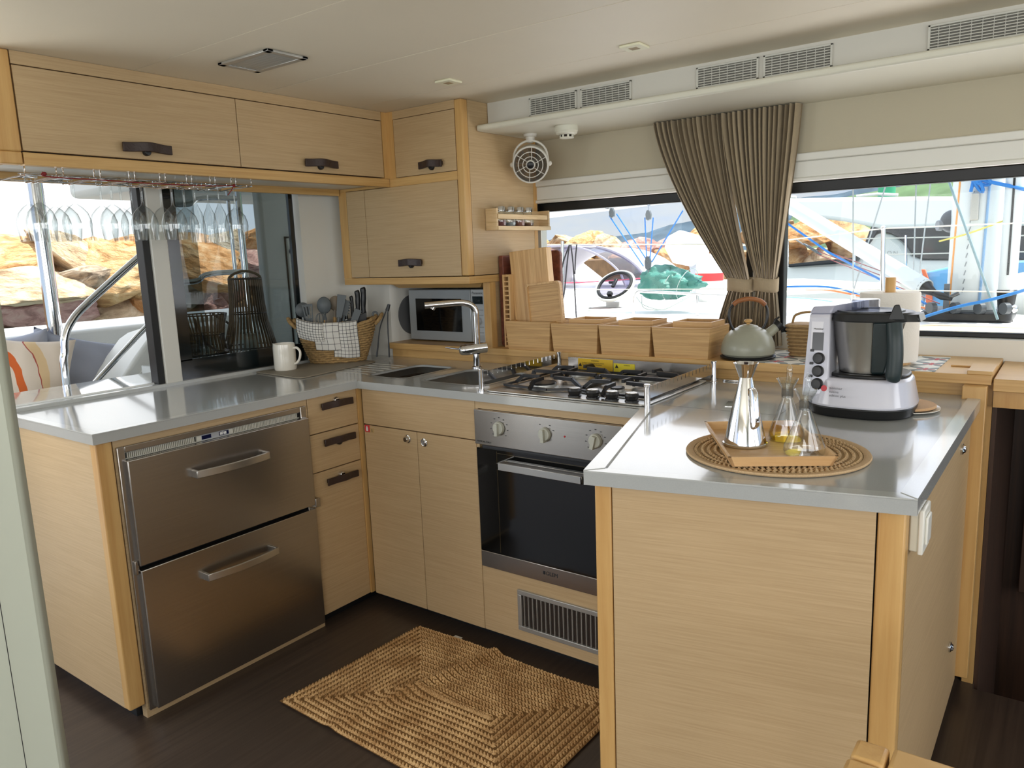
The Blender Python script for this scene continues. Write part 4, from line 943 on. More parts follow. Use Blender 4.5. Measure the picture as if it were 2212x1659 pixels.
oc_ = T('oil_can','shiny conical stainless steel oil can with a funnel top on the tray','oil can',(1.702,-.315,.9755),local=True,rot=.3)
G().lathe([(0,0),(.050,0),(.0515,.002),(.0515,.006),(.049,.007),(.0155,.160),(.0145,.163)],56).out('body','chrome',oc_)
G().lathe([(.0145,.162),(.016,.164),(.027,.194),(.0285,.196),(.027,.1965),(.014,.166)],44).out('funnel','chrome',oc_)
G().tube([(0,.0,.170),(0,.0,.190),(.0,.0,.198)],[.004,.004,.005],10).out('stopper','leather',oc_)
hc_ = Vector((math.cos(-1.05),math.sin(-1.05),0))
g = G(); pts_ = spath([hc_*.022+Vector((0,0,.138)),hc_*.036+Vector((0,0,.140)),hc_*.048+Vector((0,0,.128)),hc_*.056+Vector((0,0,.090)),hc_*.058+Vector((0,0,.060)),hc_*.044+Vector((0,0,.048)),hc_*.040+Vector((0,0,.046))],4)
g.tube(pts_,.0055,8,flat=.35); g.out('handle','chrome',oc_)
def cruet(x,y,rb_,hh,lb,fill):
    c = T('cruet',lb,'bottle',(x,y,.9755),local=True,group=None)
    G().lathe([(0,.001),(rb_*.92,.001),(rb_,.008),(rb_*.98,.020),(.0125,hh-.042),(.0115,hh-.034)],44).out('flask','pyrex',c)
    nk_ = glass('frosted','#d8dbdc','#a8acad',.6,.3)
    G().lathe([(.0135,hh-.038),(.0135,hh-.016)],32).out('ground_neck',nk_,c)
    G().lathe([(.0125,hh-.018),(.0245,hh+.006),(.0255,hh+.007),(.0245,hh+.008),(.012,hh-.016)],40).out('funnel_rim','pyrex',c)
    G().tube(spath([(0,0,hh-.05),(0,0,hh-.01),(.004,0,hh+.02),(.003,0,hh+.045)],4),[.0035]*4+[.006]*4+[.007]*3+[.004,.0015],12).out('pouring_tube','pyrex',c)
    if fill:
        G().lathe([(0,.003),(rb_*.88,.003),(rb_*.95,.009),(rb_*.93,.020),(rb_*.93*(1-.0*1)-.008,fill),(0,fill)],44).out('oil',glass('olive_oil','#f4e58e','#dcbf48',.5),c)
cruet(1.772,-.225,.042,.142,'glass cruet a third full of yellow oil, next to the oil can',.040)
cruet(1.846,-.338,.045,.140,'empty clear glass cruet with a funnel rim at the front of the tray',0)
# ================= things on the run under the sliding window =================
dm = T('draining_mat','grey-brown flat draining mat under the utensil basket and jug','mat',(-.45,.18,.9605))
P_ = [(-.612,-.040),(-.30,-.068),(-.275,-.062),(-.268,-.04),(-.325,.40),(-.335,.42),(-.36,.43),(-.58,.43),(-.61,.40)]
G().prism(P_,.9605,.9665).out('mat_body',mat('mat_taupe','#8d8474',.6,bump=.1,bscale=200),dm,bev=.0025)
jg = T('milk_jug','small white ceramic jug with a looped handle in front of the utensil basket','jug',(-.535,.062,.9668),rot=.35,local=True)
G().lathe([(0,.002),(.044,.002),(.047,.0),(.0485,.004),(.0495,.012),(.049,.100),(.0475,.116),(.0455,.118),(.0445,.114),(.045,.012),(0,.010)],48).out('jug_body','cream',jg)
G().hull([(-.047,-.010,.116),(-.047,.010,.116),(-.060,0,.119),(-.045,-.006,.098),(-.045,.006,.098)]).out('spout','cream',jg,bev=.002)
G().tube(spath([(.046,0,.096),(.066,0,.098),(.080,0,.080),(.076,0,.052),(.062,0,.032),(.047,0,.026)],5),.0055,12).out('handle','cream',jg)

# the utensil basket
BT = math.radians(47); BX,BY,BZ = -.510,.350,.9668
def bw(x,y,z): c,s_ = math.cos(BT),math.sin(BT); return Vector((BX+c*x-s_*y, BY+s_*x+c*y, BZ+z))
ub = T('utensil_basket','oval seagrass basket full of kitchen utensils with checked tea towels over its rim','basket',(BX,BY,BZ),rot=BT,local=True)
sg = mat('seagrass','#a8895a',.85,noise=.3,nscale=90,bump=.5,bscale=220)
sg2 = mat('seagrass_dark','#6f5a38',.9,noise=.3,nscale=90,bump=.5,bscale=220)
def ring(f,ins=0):
    a = .128+.062*f-ins; b_ = .066+.020*f-ins; return a,b_
def rimz(x,f): return .165*f + (.035*f**3)*(abs(x)/.19)**3
N_ = 60; NR = 17
g = G()
for k in range(NR):
    f = k/(NR-1); a,b_ = ring(f); pts_ = []
    for i in range(N_):
        t = 2*PI*i/N_; x = a*math.copysign(abs(math.cos(t))**.85,math.cos(t)); y = b_*math.copysign(abs(math.sin(t))**.85,math.sin(t))
        w_ = .0018*math.sin(i*2.6+k*PI)
        pts_.append((x*(1+w_/a),y*(1+w_/b_),.006+rimz(x,f)+.0014*math.sin(i*1.7+k*2.1)))
    g.tube(pts_,.0058 if k<NR-1 else .0085,7,closed=True)
g.out('woven_wall',sg,ub,kind='stuff')
g = G(); 
def inner(u,v):
    t = 2*PI*u; a,b_ = ring(v,.006); x = a*math.copysign(abs(math.cos(t))**.85,math.cos(t)); y = b_*math.copysign(abs(math.sin(t))**.85,math.sin(t)); return (x,y,.006+rimz(x,v))
g.grid(inner,N_,8,closeu=True); g.out('lining',sg2,ub)
G().prism([( .128*math.cos(2*PI*i/40), .066*math.sin(2*PI*i/40)) for i in range(40)],0,.008).out('bottom',sg2,ub)
for sg_ in (-1,1): G().tube(spath([(sg_*.182,-.030,.170),(sg_*.205,-.034,.196),(sg_*.216,-.012,.212),(sg_*.216,.012,.212),(sg_*.205,.034,.196),(sg_*.182,.030,.170)],5),.0085,8).out('handle_loop',sg,ub)
def checkmat(name, per, lw, rotn=0.0, c1='#dad8d2', c2='#2b2d33'):
    m,t,b = newmat(name); NN = t.nodes.new; LL = t.links.new
    uv = NN('ShaderNodeUVMap'); sp_ = NN('ShaderNodeSeparateXYZ'); LL(uv.outputs[0],sp_.inputs[0]); last = None
    for ch in (0,1):
        f = NN('ShaderNodeMath'); f.operation = 'MULTIPLY'; f.inputs[1].default_value = 1/per; LL(sp_.outputs[ch],f.inputs[0])
        g_ = NN('ShaderNodeMath'); g_.operation = 'FRACT'; LL(f.outputs[0],g_.inputs[0])
        l = NN('ShaderNodeMath'); l.operation = 'LESS_THAN'; l.inputs[1].default_value = lw/per; LL(g_.outputs[0],l.inputs[0])
        if last: mx_ = NN('ShaderNodeMath'); mx_.operation = 'MAXIMUM'; LL(last,mx_.inputs[0]); LL(l.outputs[0],mx_.inputs[1]); last = mx_.outputs[0]
        else: last = l.outputs[0]
    x = NN('ShaderNodeMix'); x.data_type = 'RGBA'; LL(last,x.inputs['Factor']); x.inputs['A'].default_value = lin(c1); x.inputs['B'].default_value = lin(c2)
    LL(x.outputs['Result'],b.inputs['Base Color']); b.inputs['Roughness'].default_value = .9; return m
def towel(lb, x0,x1, drop, per, lw, off, slant, seed):
    """tea towel folded over the front rim: runs from inside, over the rim, and down the front"""
    w_ = x1-x0; nu,nv = 26,40; Lt = .035+.02+drop
    def fn(u,v):
        s_ = v*Lt; x = x0+w_*u
        a,b_ = ring(1); xf = max(-.98,min(.98,x/a)); yr = -b_*(1-abs(xf)**2.35)**(1/2.35); zr = .010+rimz(x,1)
        if s_ < .035: y = yr+.012+off*0; z = zr-.035+s_+.006
        elif s_ < .055: t = (s_-.035)/.02*PI; y = yr+.012*math.cos(t)-(0 if t<PI/2 else off); z = zr+.008+.008*math.sin(t)
        else:
            d = s_-.055; f = max(0,1-d/.165); a2,b2 = ring(f); y = -b2*(1-min(.97,abs(x/a2))**2.35)**(1/2.35)-.010-off; y = min(y, yr-.010-off+.05*d/.165) ; z = zr+.008-d+slant*(u-.5)*d
            y -= .0035*math.sin(u*9+seed)*min(1,d/.05)
        return (x+.004*math.sin(v*6+seed)*v, y, z)
    g = G(); q = [[g.v(fn(i/nu,j/nv)) for j in range(nv+1)] for i in range(nu+1)]
    uvl = g.bm.loops.layers.uv.new('UVMap')
    for i in range(nu):
        for j in range(nv):
            f = g.bm.faces.new([q[i][j],q[i+1][j],q[i+1][j+1],q[i][j+1]])
            for l,(a,b_) in zip(f.loops,((i,j),(i+1,j),(i+1,j+1),(i,j+1))): l[uvl].uv = (w_*a/nu, Lt*b_/nv)
    o = g.out('tea_towel',checkmat('check_%d'%seed,per,lw),ang=80,solid=.003)
    tag(o,lb,'tea towel',group=None); o.location = (BX,BY,BZ); o.rotation_euler = (0,0,BT); return o
towel('small-checked black and white tea towel over the basket rim, nearest the jug',-.176,-.055,.080,.0125,.0018,.008,.06,1)
towel('wide-checked white tea towel over the basket rim, between the two small-checked ones',-.100,.015,.120,.0290,.0018,.004,.0,2)
towel('longest small-checked tea towel hanging down the basket front towards the tap side',-.018,.100,.160,.0165,.0018,.001,-.10,3)
gy = mat('silicone_grey','#5b6266',.5); hw_ = M['oak_edge']
def utensil(name,lb,x,y,tx,ty,build,z0=.035,rz=0.0,gm=gy):
    """stands in the basket; local z along the tool, pointing up"""
    o = T(name,lb,'kitchen utensil',tuple(bw(x,y,z0)),rot=(tx,ty,BT+rz),local=True,group=None)
    G().tube([(0,0,0),(0,0,.155)],.0075,10).out('wooden_handle',hw_,o); build(o,gm); return o
def head_spoon(r,l,slots=False):
    def f(o,gm):
        G().tube([(0,0,.15),(0,0,.19)],[.0068,.006],10).out('neck',gm,o)
        g = G(); N2 = 22
        def fn(u,v):
            a = (u-.5)*2; b_ = (v-.5)*2; rr_ = max(abs(a),abs(b_)); ln_ = math.hypot(a,b_) or 1; a2,b2 = a/ln_*rr_,b_/ln_*rr_
            return (a2*r, .014*(a2*a2+b2*b2)-.014, .185+l/2+b2*l/2)
        q = [[None]*(N2+1) for _ in range(N2+1)]
        for i in range(N2+1):
            for j in range(N2+1): q[i][j] = g.v(fn(i/N2,j/N2))
        for i in range(N2):
            for j in range(N2):
                if slots and 5<j<17 and i in (6,7,10,11,14,15): continue
                g.f([q[i][j],q[i+1][j],q[i+1][j+1],q[i][j+1]])
        g.out('head',gm,o,solid=.003)
    return f
def head_flat(w0,w1,l,slots=0,bend=0.0,th=.004):
    def f(o,gm):
        G().tube([(0,0,.15),(0,0,.185)],[.0068,.006],10).out('neck',gm,o)
        g = G(); n = slots*2+1 if slots else 1
        for k in range(n):
            if slots and k%2: 
                a0 = k/n-.5; a1 = (k+1)/n-.5
                for s0,s1 in ((0,.22),(.86,1)): g.hull([(a*(w0+(w1-w0)*s_),bend*s_*s_+d,.18+l*s_) for a in (a0,a1) for s_ in (s0,s1) for d in (0,th)])
                continue
            a0 = k/n-.5; a1 = (k+1)/n-.5
            g.hull([(a*(w0+(w1-w0)*s_),bend*s_*s_+d,.18+l*s_) for a in (a0,a1) for s_ in (0,1) for d in (0,th)])
        g.out('head',gm,o,bev=.001)
    return f
def head_whisk(o,gm):
    G().tube([(0,0,.15),(0,0,.175)],[.0075,.007],10).out('neck',gm,o)
    g = G()
    for k in range(5):
        a = k*PI/5; c_,s_ = math.cos(a),math.sin(a)
        g.tube(spath([(c_*.005,s_*.005,.17),(c_*.024,s_*.024,.215),(c_*.020,s_*.020,.245),(0,0,.256),(-c_*.020,-s_*.020,.245),(-c_*.024,-s_*.024,.215),(-c_*.005,-s_*.005,.17)],4),.0014,6)
    g.out('wires',gm,o)
def head_pasta(o,gm):
    head_flat(.030,.050,.075,0,0,.004)(o,gm)
    g = G()
    for k in range(5):
        for sx_ in (-1,1): g.tube([(sx_*.022,0,.195+k*.013),(sx_*.024,-.018,.197+k*.013)],[.004,.0025],6)
    g.out('teeth',gm,o)
utensil('ladle','round grey ladle leaning at the left end of the basket',-.115,.020,0,-.16,head_spoon(.034,.068),rz=.3)
utensil('slotted_turner','grey slotted turner in front of the round ladle in the basket',-.105,-.025,.04,-.07,head_flat(.030,.050,.085,3),.015)
utensil('whisk','small grey balloon whisk standing low in the middle of the basket',-.062,-.030,.03,-.01,head_whisk,-.02)
utensil('cooking_spoon','large smooth grey cooking spoon, the tallest grey one in the basket',-.050,-.010,0,.01,head_spoon(.032,.078),.045)
utensil('serving_spoon','taupe serving spoon behind the large grey spoon in the basket',-.020,.030,0,.10,head_spoon(.028,.070),.055,gm=mat('taupe_spoon','#8d8172',.5))
utensil('spatula','long narrow grey spatula tilted towards the knives in the basket',-.020,-.020,0,.20,head_flat(.024,.042,.110),.030)
utensil('pasta_server','grey toothed pasta server between the spatula and the knives',.010,.008,0,.16,head_pasta,.035)
utensil('fish_slice','grey slice with a bent blade leaning over the basket front',.000,-.035,.05,.42,head_flat(.028,.034,.085,0,.02),.000)
kb_ = T('knife_block','black knife block standing at the back of the utensil basket','knife block',tuple(bw(.085,.025,.035)),rot=BT,local=True)
g = G(); g.hull([(-.075,-.028,0),(.055,-.028,0),(-.075,.028,0),(.055,.028,0),(-.080,-.030,.142),(.060,-.030,.192),(-.080,.030,.142),(.060,.030,.192)]); g.out('block',mat('block_black','#0d0e10',.4),kb_,bev=.002)
for i,(x,z,h,w_,a,lb) in enumerate(((-.062,.150,.085,.020,-.05,'lowest black knife handle, nearest the grey utensils'),(-.035,.160,.095,.017,-.03,'slim black knife handle, second from the grey utensils'),(-.005,.170,.100,.017,-.02,'slim black knife handle in the middle of the block'),(.022,.180,.115,.024,.0,'thick black knife handle at the front of the tall pair'),(.046,.186,.122,.026,.04,'tallest thick black knife handle at the far end of the block'))):
    k = T('kitchen_knife',lb,'knife',tuple(bw(.085+x,.025,.035+z)),rot=(0,a,BT),local=True,group='knives in the black block')
    G().tube(spath([(0,0,0),(0,0,h*.3),(w_*.08,0,h*.7),(0,0,h*.93),(-.002,0,h)],3),[w_*.46,w_*.44,w_*.42,w_*.44,w_*.48,w_*.5,w_*.48,w_*.50,w_*.54,w_*.52,w_*.50,w_*.45,w_*.35],12).out('handle','black',k)
    G().box(-.006,-.0012,-.08,.006,.0012,.001).out('blade','steel_l',k,smooth=False)
tg = T('tongs','grey kitchen tongs hooked over the basket end beside the knives','tongs',tuple(bw(.208,.0,.0)),rot=(0,.10,BT),local=True)
for s0 in (-1,1): G().tube(spath([(s0*.030,-.01,.008),(s0*.026,-.01,.060),(s0*.018,0,.15),(s0*.003+.012,0,.235)],4),[.007]*5+[.005]*8,8,flat=.6).out('arm',mat('tong_grey','#474b4f',.4),tg)
G().tube([(.012,0,.23),(.020,0,.262)],[.010,.007],10).out('hinge',mat('tong_grey2','#34383b',.4),tg)
ps = T('skewer','thin steel basting brush handle with a ring end in the basket','kitchen utensil',tuple(bw(.150,-.01,.06)),rot=(0,.22,BT),local=True)
G().tube([(0,0,0),(0,0,.150)],.0022,8).out('shaft','polished',ps)
G().tube([(.011*math.cos(t),0,.160+.011*math.sin(t)) for t in [2*PI*i/16 for i in range(16)]],.004,8,closed=True).out('ring_end',gy,ps)

# ================= glass rack and hanging glasses =================
gr_ = T('glass_rack','chrome wire stemware rack under the long wall cabinet','rack',(-.38,-.6,1.74))
ys = [-1.02,-.91,-.795,-.68,-.572,-.472,-.379,-.292,-.205]; zr = 1.735
for i in range(8):
    y0,y1 = ys[i],ys[i+1]
    for y in (y0+.010,y1-.010):
        if i == 0 and y == y0+.010: pass
        G().tube(spath([(-.275,y,zr+.036),(-.275,y,zr+.006),(-.283,y,zr),(-.40,y,zr),(-.50,y,zr),(-.50,y,zr+.030)],3),.0022,8).out('rail','chrome',gr_)
for x in (-.30,-.49): G().tube([(x,ys[0],zr+.0045),(x,ys[-1],zr+.0045)],.0022,8).out('cross_wire','chrome',gr_)
cdm = mat('red_cord','#7d1f24',.8,noise=.3,nscale=900)
rc = G().tube(spath([(-.262,-.965,zr+.010),(-.262,-.955,zr-.004),(-.262,-.8,zr-.006),(-.262,-.6,zr-.009),(-.262,-.40,zr-.007),(-.262,-.300,zr-.002)],5),.0018,8)
rc.tube([(-.262,-.300,zr-.002),(-.262,-.312,zr-.018),(-.262,-.330,zr-.038)],.0018,6); rc.ball((-.262,-.300,zr-.002),.006,10,8); rc.ball((-.262,-.960,zr+.004),.006,10,8)
tag(rc.out('red_string',cdm,smooth=True),'thin dark red cord tied along the front of the glass rack','cord')
def wineglass(y,x,kind,lb,grp):
    o = T('wine_glass' if kind==0 else 'flute_glass',lb,'glass',(x,y,zr+.0045),local=True,group=grp)
    G().lathe([(0,.004),(.012,.003),(.033,.0),(.034,.001),(.012,.0045),(.0,.0055)],28).out('foot','wineglass',o)
    if kind == 0: pr = [(.005,.003),(.0042,-.02),(.0042,-.074),(.007,-.084),(.020,-.094),(.035,-.112),(.0425,-.136),(.0435,-.150),(.0395,-.182),(.0365,-.200)]
    else: pr = [(.0045,.003),(.0032,-.02),(.0035,-.062),(.008,-.078),(.020,-.105),(.0265,-.140),(.0275,-.165),(.0245,-.212)]
    G().lathe(pr[:4],14).out('stem','wineglass',o); G().lathe(pr[3:],36).out('bowl','wineglass',o)
    return o
lanes = [(ys[i]+ys[i+1])/2 for i in range(8)]
rows = {0:(0,0),1:(0,0,0),2:(0,0),3:(0,0,0),4:(0,0),5:(1,0),6:(1,1)}
depth = ('in front','second','at the back')
where = {0:'lane by the end post',1:'second lane from the end post',2:'third lane from the end post',3:'fourth lane from the end post',4:'fifth lane from the end post',5:'lane before the flutes',6:'lane of flutes'}
for i in sorted(rows):
    for k,kd_ in enumerate(rows[i]):
        wineglass(lanes[i],-.315-.072*k-.012*(i%2),kd_,'%s hanging upside down in the %s, %s'%('wine glass' if kd_==0 else 'flute glass',where[i],depth[k]),'stemmed glasses hanging in the rack')
wineglass(lanes[7]-.0,-.345,0,'single clear wine glass hanging alone at the tap end of the rack','stemmed glasses hanging in the rack')

# ================= floor: braided rug, chair =================
rg = T('rug','rectangular braided jute rug with a raised wrinkle on the dark floor','rug',(.75,-.37,0),local=True)
def rugpt(x,y,z):   # x,y in -.5...5 of the rug; slightly skewed outline and wrinkle
    A = Vector((.272,-.682)); B = Vector((.312,-.040)); C2 = Vector((1.236,-.050)); D_ = Vector((1.245,-.712))
    u,v = x+.5,y+.5; p = A.lerp(D_,u).lerp(B.lerp(C2,u),v)
    wob = .006*math.sin(u*9+2)*math.sin(v*5)
    r1 = (p.x-(.68+(p.y+.10)*.25)); wz = .018*math.exp(-(r1/.022)**2)*(.35+.65*min(1,max(0,(p.y+.62)/.3)))
    r2 = (p.y+.40-(p.x-.60)*.5); wz += .010*math.exp(-(r2/.03)**2)*math.exp(-((p.x-.66)/.14)**2)
    return Vector((p.x-.75+wob*.6,p.y+.37+wob,z+wz))
WX,WY = .95,.645; step = .02356; g = G(); g2 = G()
k = 0
while True:
    hx,hy = WX/2-step*(k+.5), WY/2-step*(k+.5)
    if hy < .003: break
    per = [(-hx,-hy),(hx,-hy),(hx,hy),(-hx,hy)]; idx = 0
    for e_ in range(4):
        a = Vector(per[e_]); b_ = Vector(per[(e_+1)%4]); L_ = (b_-a).length; n = max(1,int(L_/.0135)); d = (b_-a).normalized(); nr = Vector((d.y,-d.x))
        for j in range(n):
            for s0 in (-1,1):
                c = a+d*(L_*(j+.5+.25*s0)/n)+nr*s0*.0042; dd = (d*.85-nr*s0*.5).normalized(); ee = Vector((-dd.y,dd.x)); lz = .0088+.001*math.sin(j*1.7+k)
                cr = random.uniform(.9,1.1)
                P8 = [c-dd*.0098*cr, c+ee*.0058, c+dd*.0098*cr, c-ee*.0058]
                V4 = [g.v(rugpt(p.x/WX,p.y/WY,.006+ (0 if q%2==0 else .001))) for q,p in enumerate(P8)]
                T_ = g.v(rugpt(c.x/WX,c.y/WY,lz+.0055)); 
                for q in range(4): g.f([V4[q],V4[(q+1)%4],T_])
    k += 1
jm,t_,b_n = newmat('jute_rug'); NN = t_.nodes.new; LL = t_.links.new
tc2 = NN('ShaderNodeTexCoord'); na = NN('ShaderNodeTexNoise'); na.inputs['Scale'].default_value = 9; nb_ = NN('ShaderNodeTexNoise'); nb_.inputs['Scale'].default_value = 260; nb_.inputs['Detail'].default_value = 4
LL(tc2.outputs['Object'],na.inputs['Vector']); LL(tc2.outputs['Object'],nb_.inputs['Vector'])
ad = NN('ShaderNodeMath'); ad.operation = 'ADD'; LL(na.outputs[0],ad.inputs[0]); LL(nb_.outputs[0],ad.inputs[1])
cr2 = NN('ShaderNodeValToRGB'); ml = NN('ShaderNodeMath'); ml.operation = 'MULTIPLY'; ml.inputs[1].default_value = .5; LL(ad.outputs[0],ml.inputs[0]); LL(ml.outputs[0],cr2.inputs[0])
cr2.color_ramp.elements[0].position = .38; cr2.color_ramp.elements[0].color = lin('#9a7142'); cr2.color_ramp.elements[1].position = .62; cr2.color_ramp.elements[1].color = lin('#d9b480')
LL(cr2.outputs[0],b_n.inputs['Base Color']); b_n.inputs['Roughness'].default_value = .95
bp2 = NN('ShaderNodeBump'); bp2.inputs['Strength'].default_value = .6; bp2.inputs['Distance'].default_value = .004; LL(nb_.outputs[0],bp2.inputs['Height']); LL(bp2.outputs[0],b_n.inputs['Normal'])
g.out('braids',jm,rg,ang=60,kind='stuff')
g = G(); g.grid(lambda u,v: rugpt(u-.5,v-.5,.0065),60,44); g.out('backing',mat('jute_dark','#7d5c33',.95),rg)
g = G(); g.T = Matrix(); g.box(-.275,.322,.0005,-.240,.352,.0015); g.out('care_label','print_white',rg,smooth=False)
ch = T('chair','light wooden chair frame with a rounded corner at the bottom edge of the view','chair',(2.4,-1.25,0))
cw = M['oak_edge']
G().box(2.112,-1.044,.700,2.155,-.997,.752).out('corner_block',cw,ch,bev=.006,seg=3)
G().box(2.1585,-1.044,.700,2.62,-.992,.752).out('back_rail','oak_rail',ch,bev=.006,seg=3)
G().box(2.110,-1.50,.700,2.153,-1.0475,.752).out('arm_rail',cw,ch,bev=.006,seg=3)
for x,y in ((2.118,-1.04),(2.575,-1.04),(2.118,-1.49),(2.575,-1.49)): G().box(x,y,0,x+.035,y+.035,.70).out('leg',cw,ch,bev=.004)
G().box(2.12,-1.49,.40,2.60,-1.01,.44).out('seat','oak_rail',ch,bev=.006)
# ================= outside: cockpit to the left =================
R2 = random.Random(5)
st(G().box(-4.2,-6,-.35,-1.3,.9,-.25).out('cockpit_floor', 'white', smooth=False))
st(G().box(-.75,-1.06,0,-.70,.9,.93).out('cockpit_wall', 'white', smooth=False))
def px(p): return at(*p)
# white bulkhead with a locker door behind the tinted glass
bk = T('cockpit_bulkhead','white moulded bulkhead with a locker door, behind the tinted sliding glass','bulkhead',(-1.5,1.2,0))
wo_ = mat('bulkhead_white','#b7b7b2',.4)
G().box(-1.37,.555,-.3,-1.30,1.9,2.1).out('panel',wo_,bk,bev=.02,seg=3)
G().box(-1.301,.697,.44,-1.2975,.913,1.583).out('door_gap','gap',bk,smooth=False)
dd = G().box(-1.302,.705,.45,-1.288,.905,1.575).out('locker_door',mat('locker_white','#c4c4be',.35),bk,bev=.006)
G().tube([(-1.288,.735,1.50),(-1.268,.735,1.50)],[.020,.018],16).out('round_latch',mat('latch_blue','#4b5a78',.25),dd)
G().box(-1.32,.93,-.3,-1.26,.965,2.1).out('dark_post',mat('post_brown','#2a221c',.4),bk,smooth=False)
st(G().box(-2.7,.2,1.87,-1.95,2.4,2.1).out('cockpit_roof_edge',wo_,bev=.04,seg=3))
# ladder
ld3 = T('boarding_ladder','polished steel ladder going up behind the tinted sliding glass','ladder',(-1.28,.2,.98))
for y in (.412,.015): G().tube([(-1.28,y,.979),(-1.28,y,2.12)],.0175,14).out('rail','chrome',ld3)
G().tube([(-1.31,.372,1.30),(-1.31,.372,2.12)],.010,12).out('brace','chrome',ld3)
for z in (1.78,1.40): G().tube(spath([(-1.28,.41,z),(-1.28,.25,z),(-1.28,.17,z-.01),(-1.28,.13,z-.035),(-1.28,.015,z-.04)],4),.0135,12).out('rung','chrome',ld3)
# pole and handrails
po = G().lathe([(.034,-.25),(.034,2.12)],32,(-1.75,-.375,0)); tag(po.out('roof_pole','chrome',ang=60),'thick polished steel pole holding up the cockpit roof, outside behind the glasses','pole')
h1 = G().tube(spath([(-1.15,-.612,.30),(-1.15,-.610,.98),(-1.15,-.598,1.10),(-1.15,-.588,1.165),(-1.15,-.555,1.225),(-1.15,-.47,1.305),(-1.15,-.154,1.542),(-1.15,-.10,1.565),(-1.15,-.075,1.52),(-1.15,-.07,1.40),(-1.15,-.07,.98)],4),.0165,14)
tag(h1.out('stair_handrail','chrome'),'polished steel stair handrail with a bend, rising beside the cushions','handrail')
h2 = G().tube(spath([(-1.22,-.60,.80),(-1.22,-.50,.905),(-1.22,-.17,1.185),(-1.22,-.11,1.205),(-1.22,-.085,1.15),(-1.22,-.08,.98)],4),.0125,12)
tag(h2.out('stair_handrail','chrome'),'thinner steel handrail running along the white stair moulding','handrail')
# stair moulding
sm_ = T('stair_moulding','white moulded stair side rising outside behind the worktop','stairs',(-1.5,-.1,-.25))
g = G(); yz = [(-.58,-.25),(-.58,.60),(-.30,.905),(-.215,1.005),(-.135,1.09),(-.09,1.115),(-.02,1.13),(.40,1.13),(.40,-.25)]
for X0,X1 in ((-1.62,-1.33),):
    a = [g.v((X0,y,z)) for y,z in yz]; b_ = [g.v((X1,y,z)) for y,z in yz]; n = len(yz); g.f(a[::-1]); g.f(b_)
    for i in range(n): g.f([a[i],a[(i+1)%n],b_[(i+1)%n],b_[i]])
g.out('side','bright',sm_,bev=.018,seg=3)
g = G(); yz = [(-.44,.70),(-.18,.955),(-.10,1.0),(.34,1.0),(.34,.92),(-.02,.92),(-.10,.88),(-.18,.80)]
a = [g.v((-1.331,y,z)) for y,z in yz]; b_ = [g.v((-1.322,y,z)) for y,z in yz]; n = len(yz); g.f(a[::-1]); g.f(b_)
for i in range(n): g.f([a[i],a[(i+1)%n],b_[(i+1)%n],b_[i]])
g.out('raised_panel','bright',sm_,bev=.003)
g = G().box(-2.75,-.62,-.25,-2.0,1.6,1.02).box(-2.75,-.62,1.02,-2.05,1.6,1.12); tag(g.out('side_coaming','bright',bev=.02,seg=3),'white moulded coaming beyond the stairs and cushions','coaming')
st_b = G().box(-2.04,-.9,.35,-1.86,.2,.985); tag(st_b.out('seat_back',mat('seat_back_grey','#54565b',.8),bev=.03,seg=3),'dark grey cockpit seat back behind the cushions','seat back')
st_s = G().box(-2.04,-1.5,-.25,-1.66,-.05,.50); tag(st_s.out('cockpit_bench',mat('seat_dark','#6a6c72',.8),bev=.03,seg=3),'grey cockpit bench seat under the cushions outside','bench')
def cushion(name,lb,c,rot,w,h,t,m):
    g = G()
    def fn(u,v,s_):
        x = 2*u-1; y = 2*v-1; e_ = max(0,(1-abs(x)**2.6)*(1-abs(y)**2.6))**.42
        k = 1-.10*(1-x*x)*abs(y)**3 ; k2 = 1-.10*(1-y*y)*abs(x)**3
        wr = .006*math.sin(9*x*y+4*x)+.004*math.sin(13*y+3*x)
        return (x*w/2*k2, s_*(t/2*e_+wr*e_), y*h/2*k)
    for s_ in (-1,1): g.grid(lambda u,v: fn(u,v,s_),28,28)
    o = g.out(name,m,ang=90,clean=True); o.matrix_world = Matrix.Translation(c) @ Matrix.Rotation(rot[2],4,'Z') @ Matrix.Rotation(rot[1],4,'Y') @ Matrix.Rotation(rot[0],4,'X')
    return tag(o,lb,'cushion',group=None)
lg_ = mat('cushion_grey','#a3a7b5',.9,bump=.12,bscale=500)
# printed linen cushion: broken rings
cmx,t_,b_n = newmat('printed_linen'); NN = t_.nodes.new; LL = t_.links.new
tcc = NN('ShaderNodeTexCoord'); mpp = NN('ShaderNodeMapping'); mpp.inputs['Location'].default_value = (.13,0,.05); mpp.inputs['Scale'].default_value = (1,0,.75); LL(tcc.outputs['Object'],mpp.inputs[0])
nn_ = NN('ShaderNodeTexNoise'); nn_.inputs['Scale'].default_value = 9; LL(tcc.outputs['Object'],nn_.inputs['Vector'])
ln_ = NN('ShaderNodeVectorMath'); ln_.operation = 'LENGTH'; LL(mpp.outputs[0],ln_.inputs[0])
a1 = NN('ShaderNodeMath'); a1.operation = 'MULTIPLY_ADD'; a1.inputs[1].default_value = .035; LL(nn_.outputs[0],a1.inputs[0]); LL(ln_.outputs['Value'],a1.inputs[2])
rmp2 = NN('ShaderNodeValToRGB'); LL(a1.outputs[0],rmp2.inputs[0]); cr_ = rmp2.color_ramp; cr_.interpolation = 'CONSTANT'
base = '#e6d6c4'
for i,(p_,c_) in enumerate(((0,'#e9b04a'),(.045,base),(.095,'#d4554a'),(.125,base),(.175,'#d9692f'),(.205,base),(.262,'#b5564a'),(.268,'#e6c79a'),(.30,base))):
    e_ = cr_.elements[i] if i < 2 else cr_.elements.new(p_); e_.position = p_; e_.color = lin(c_)
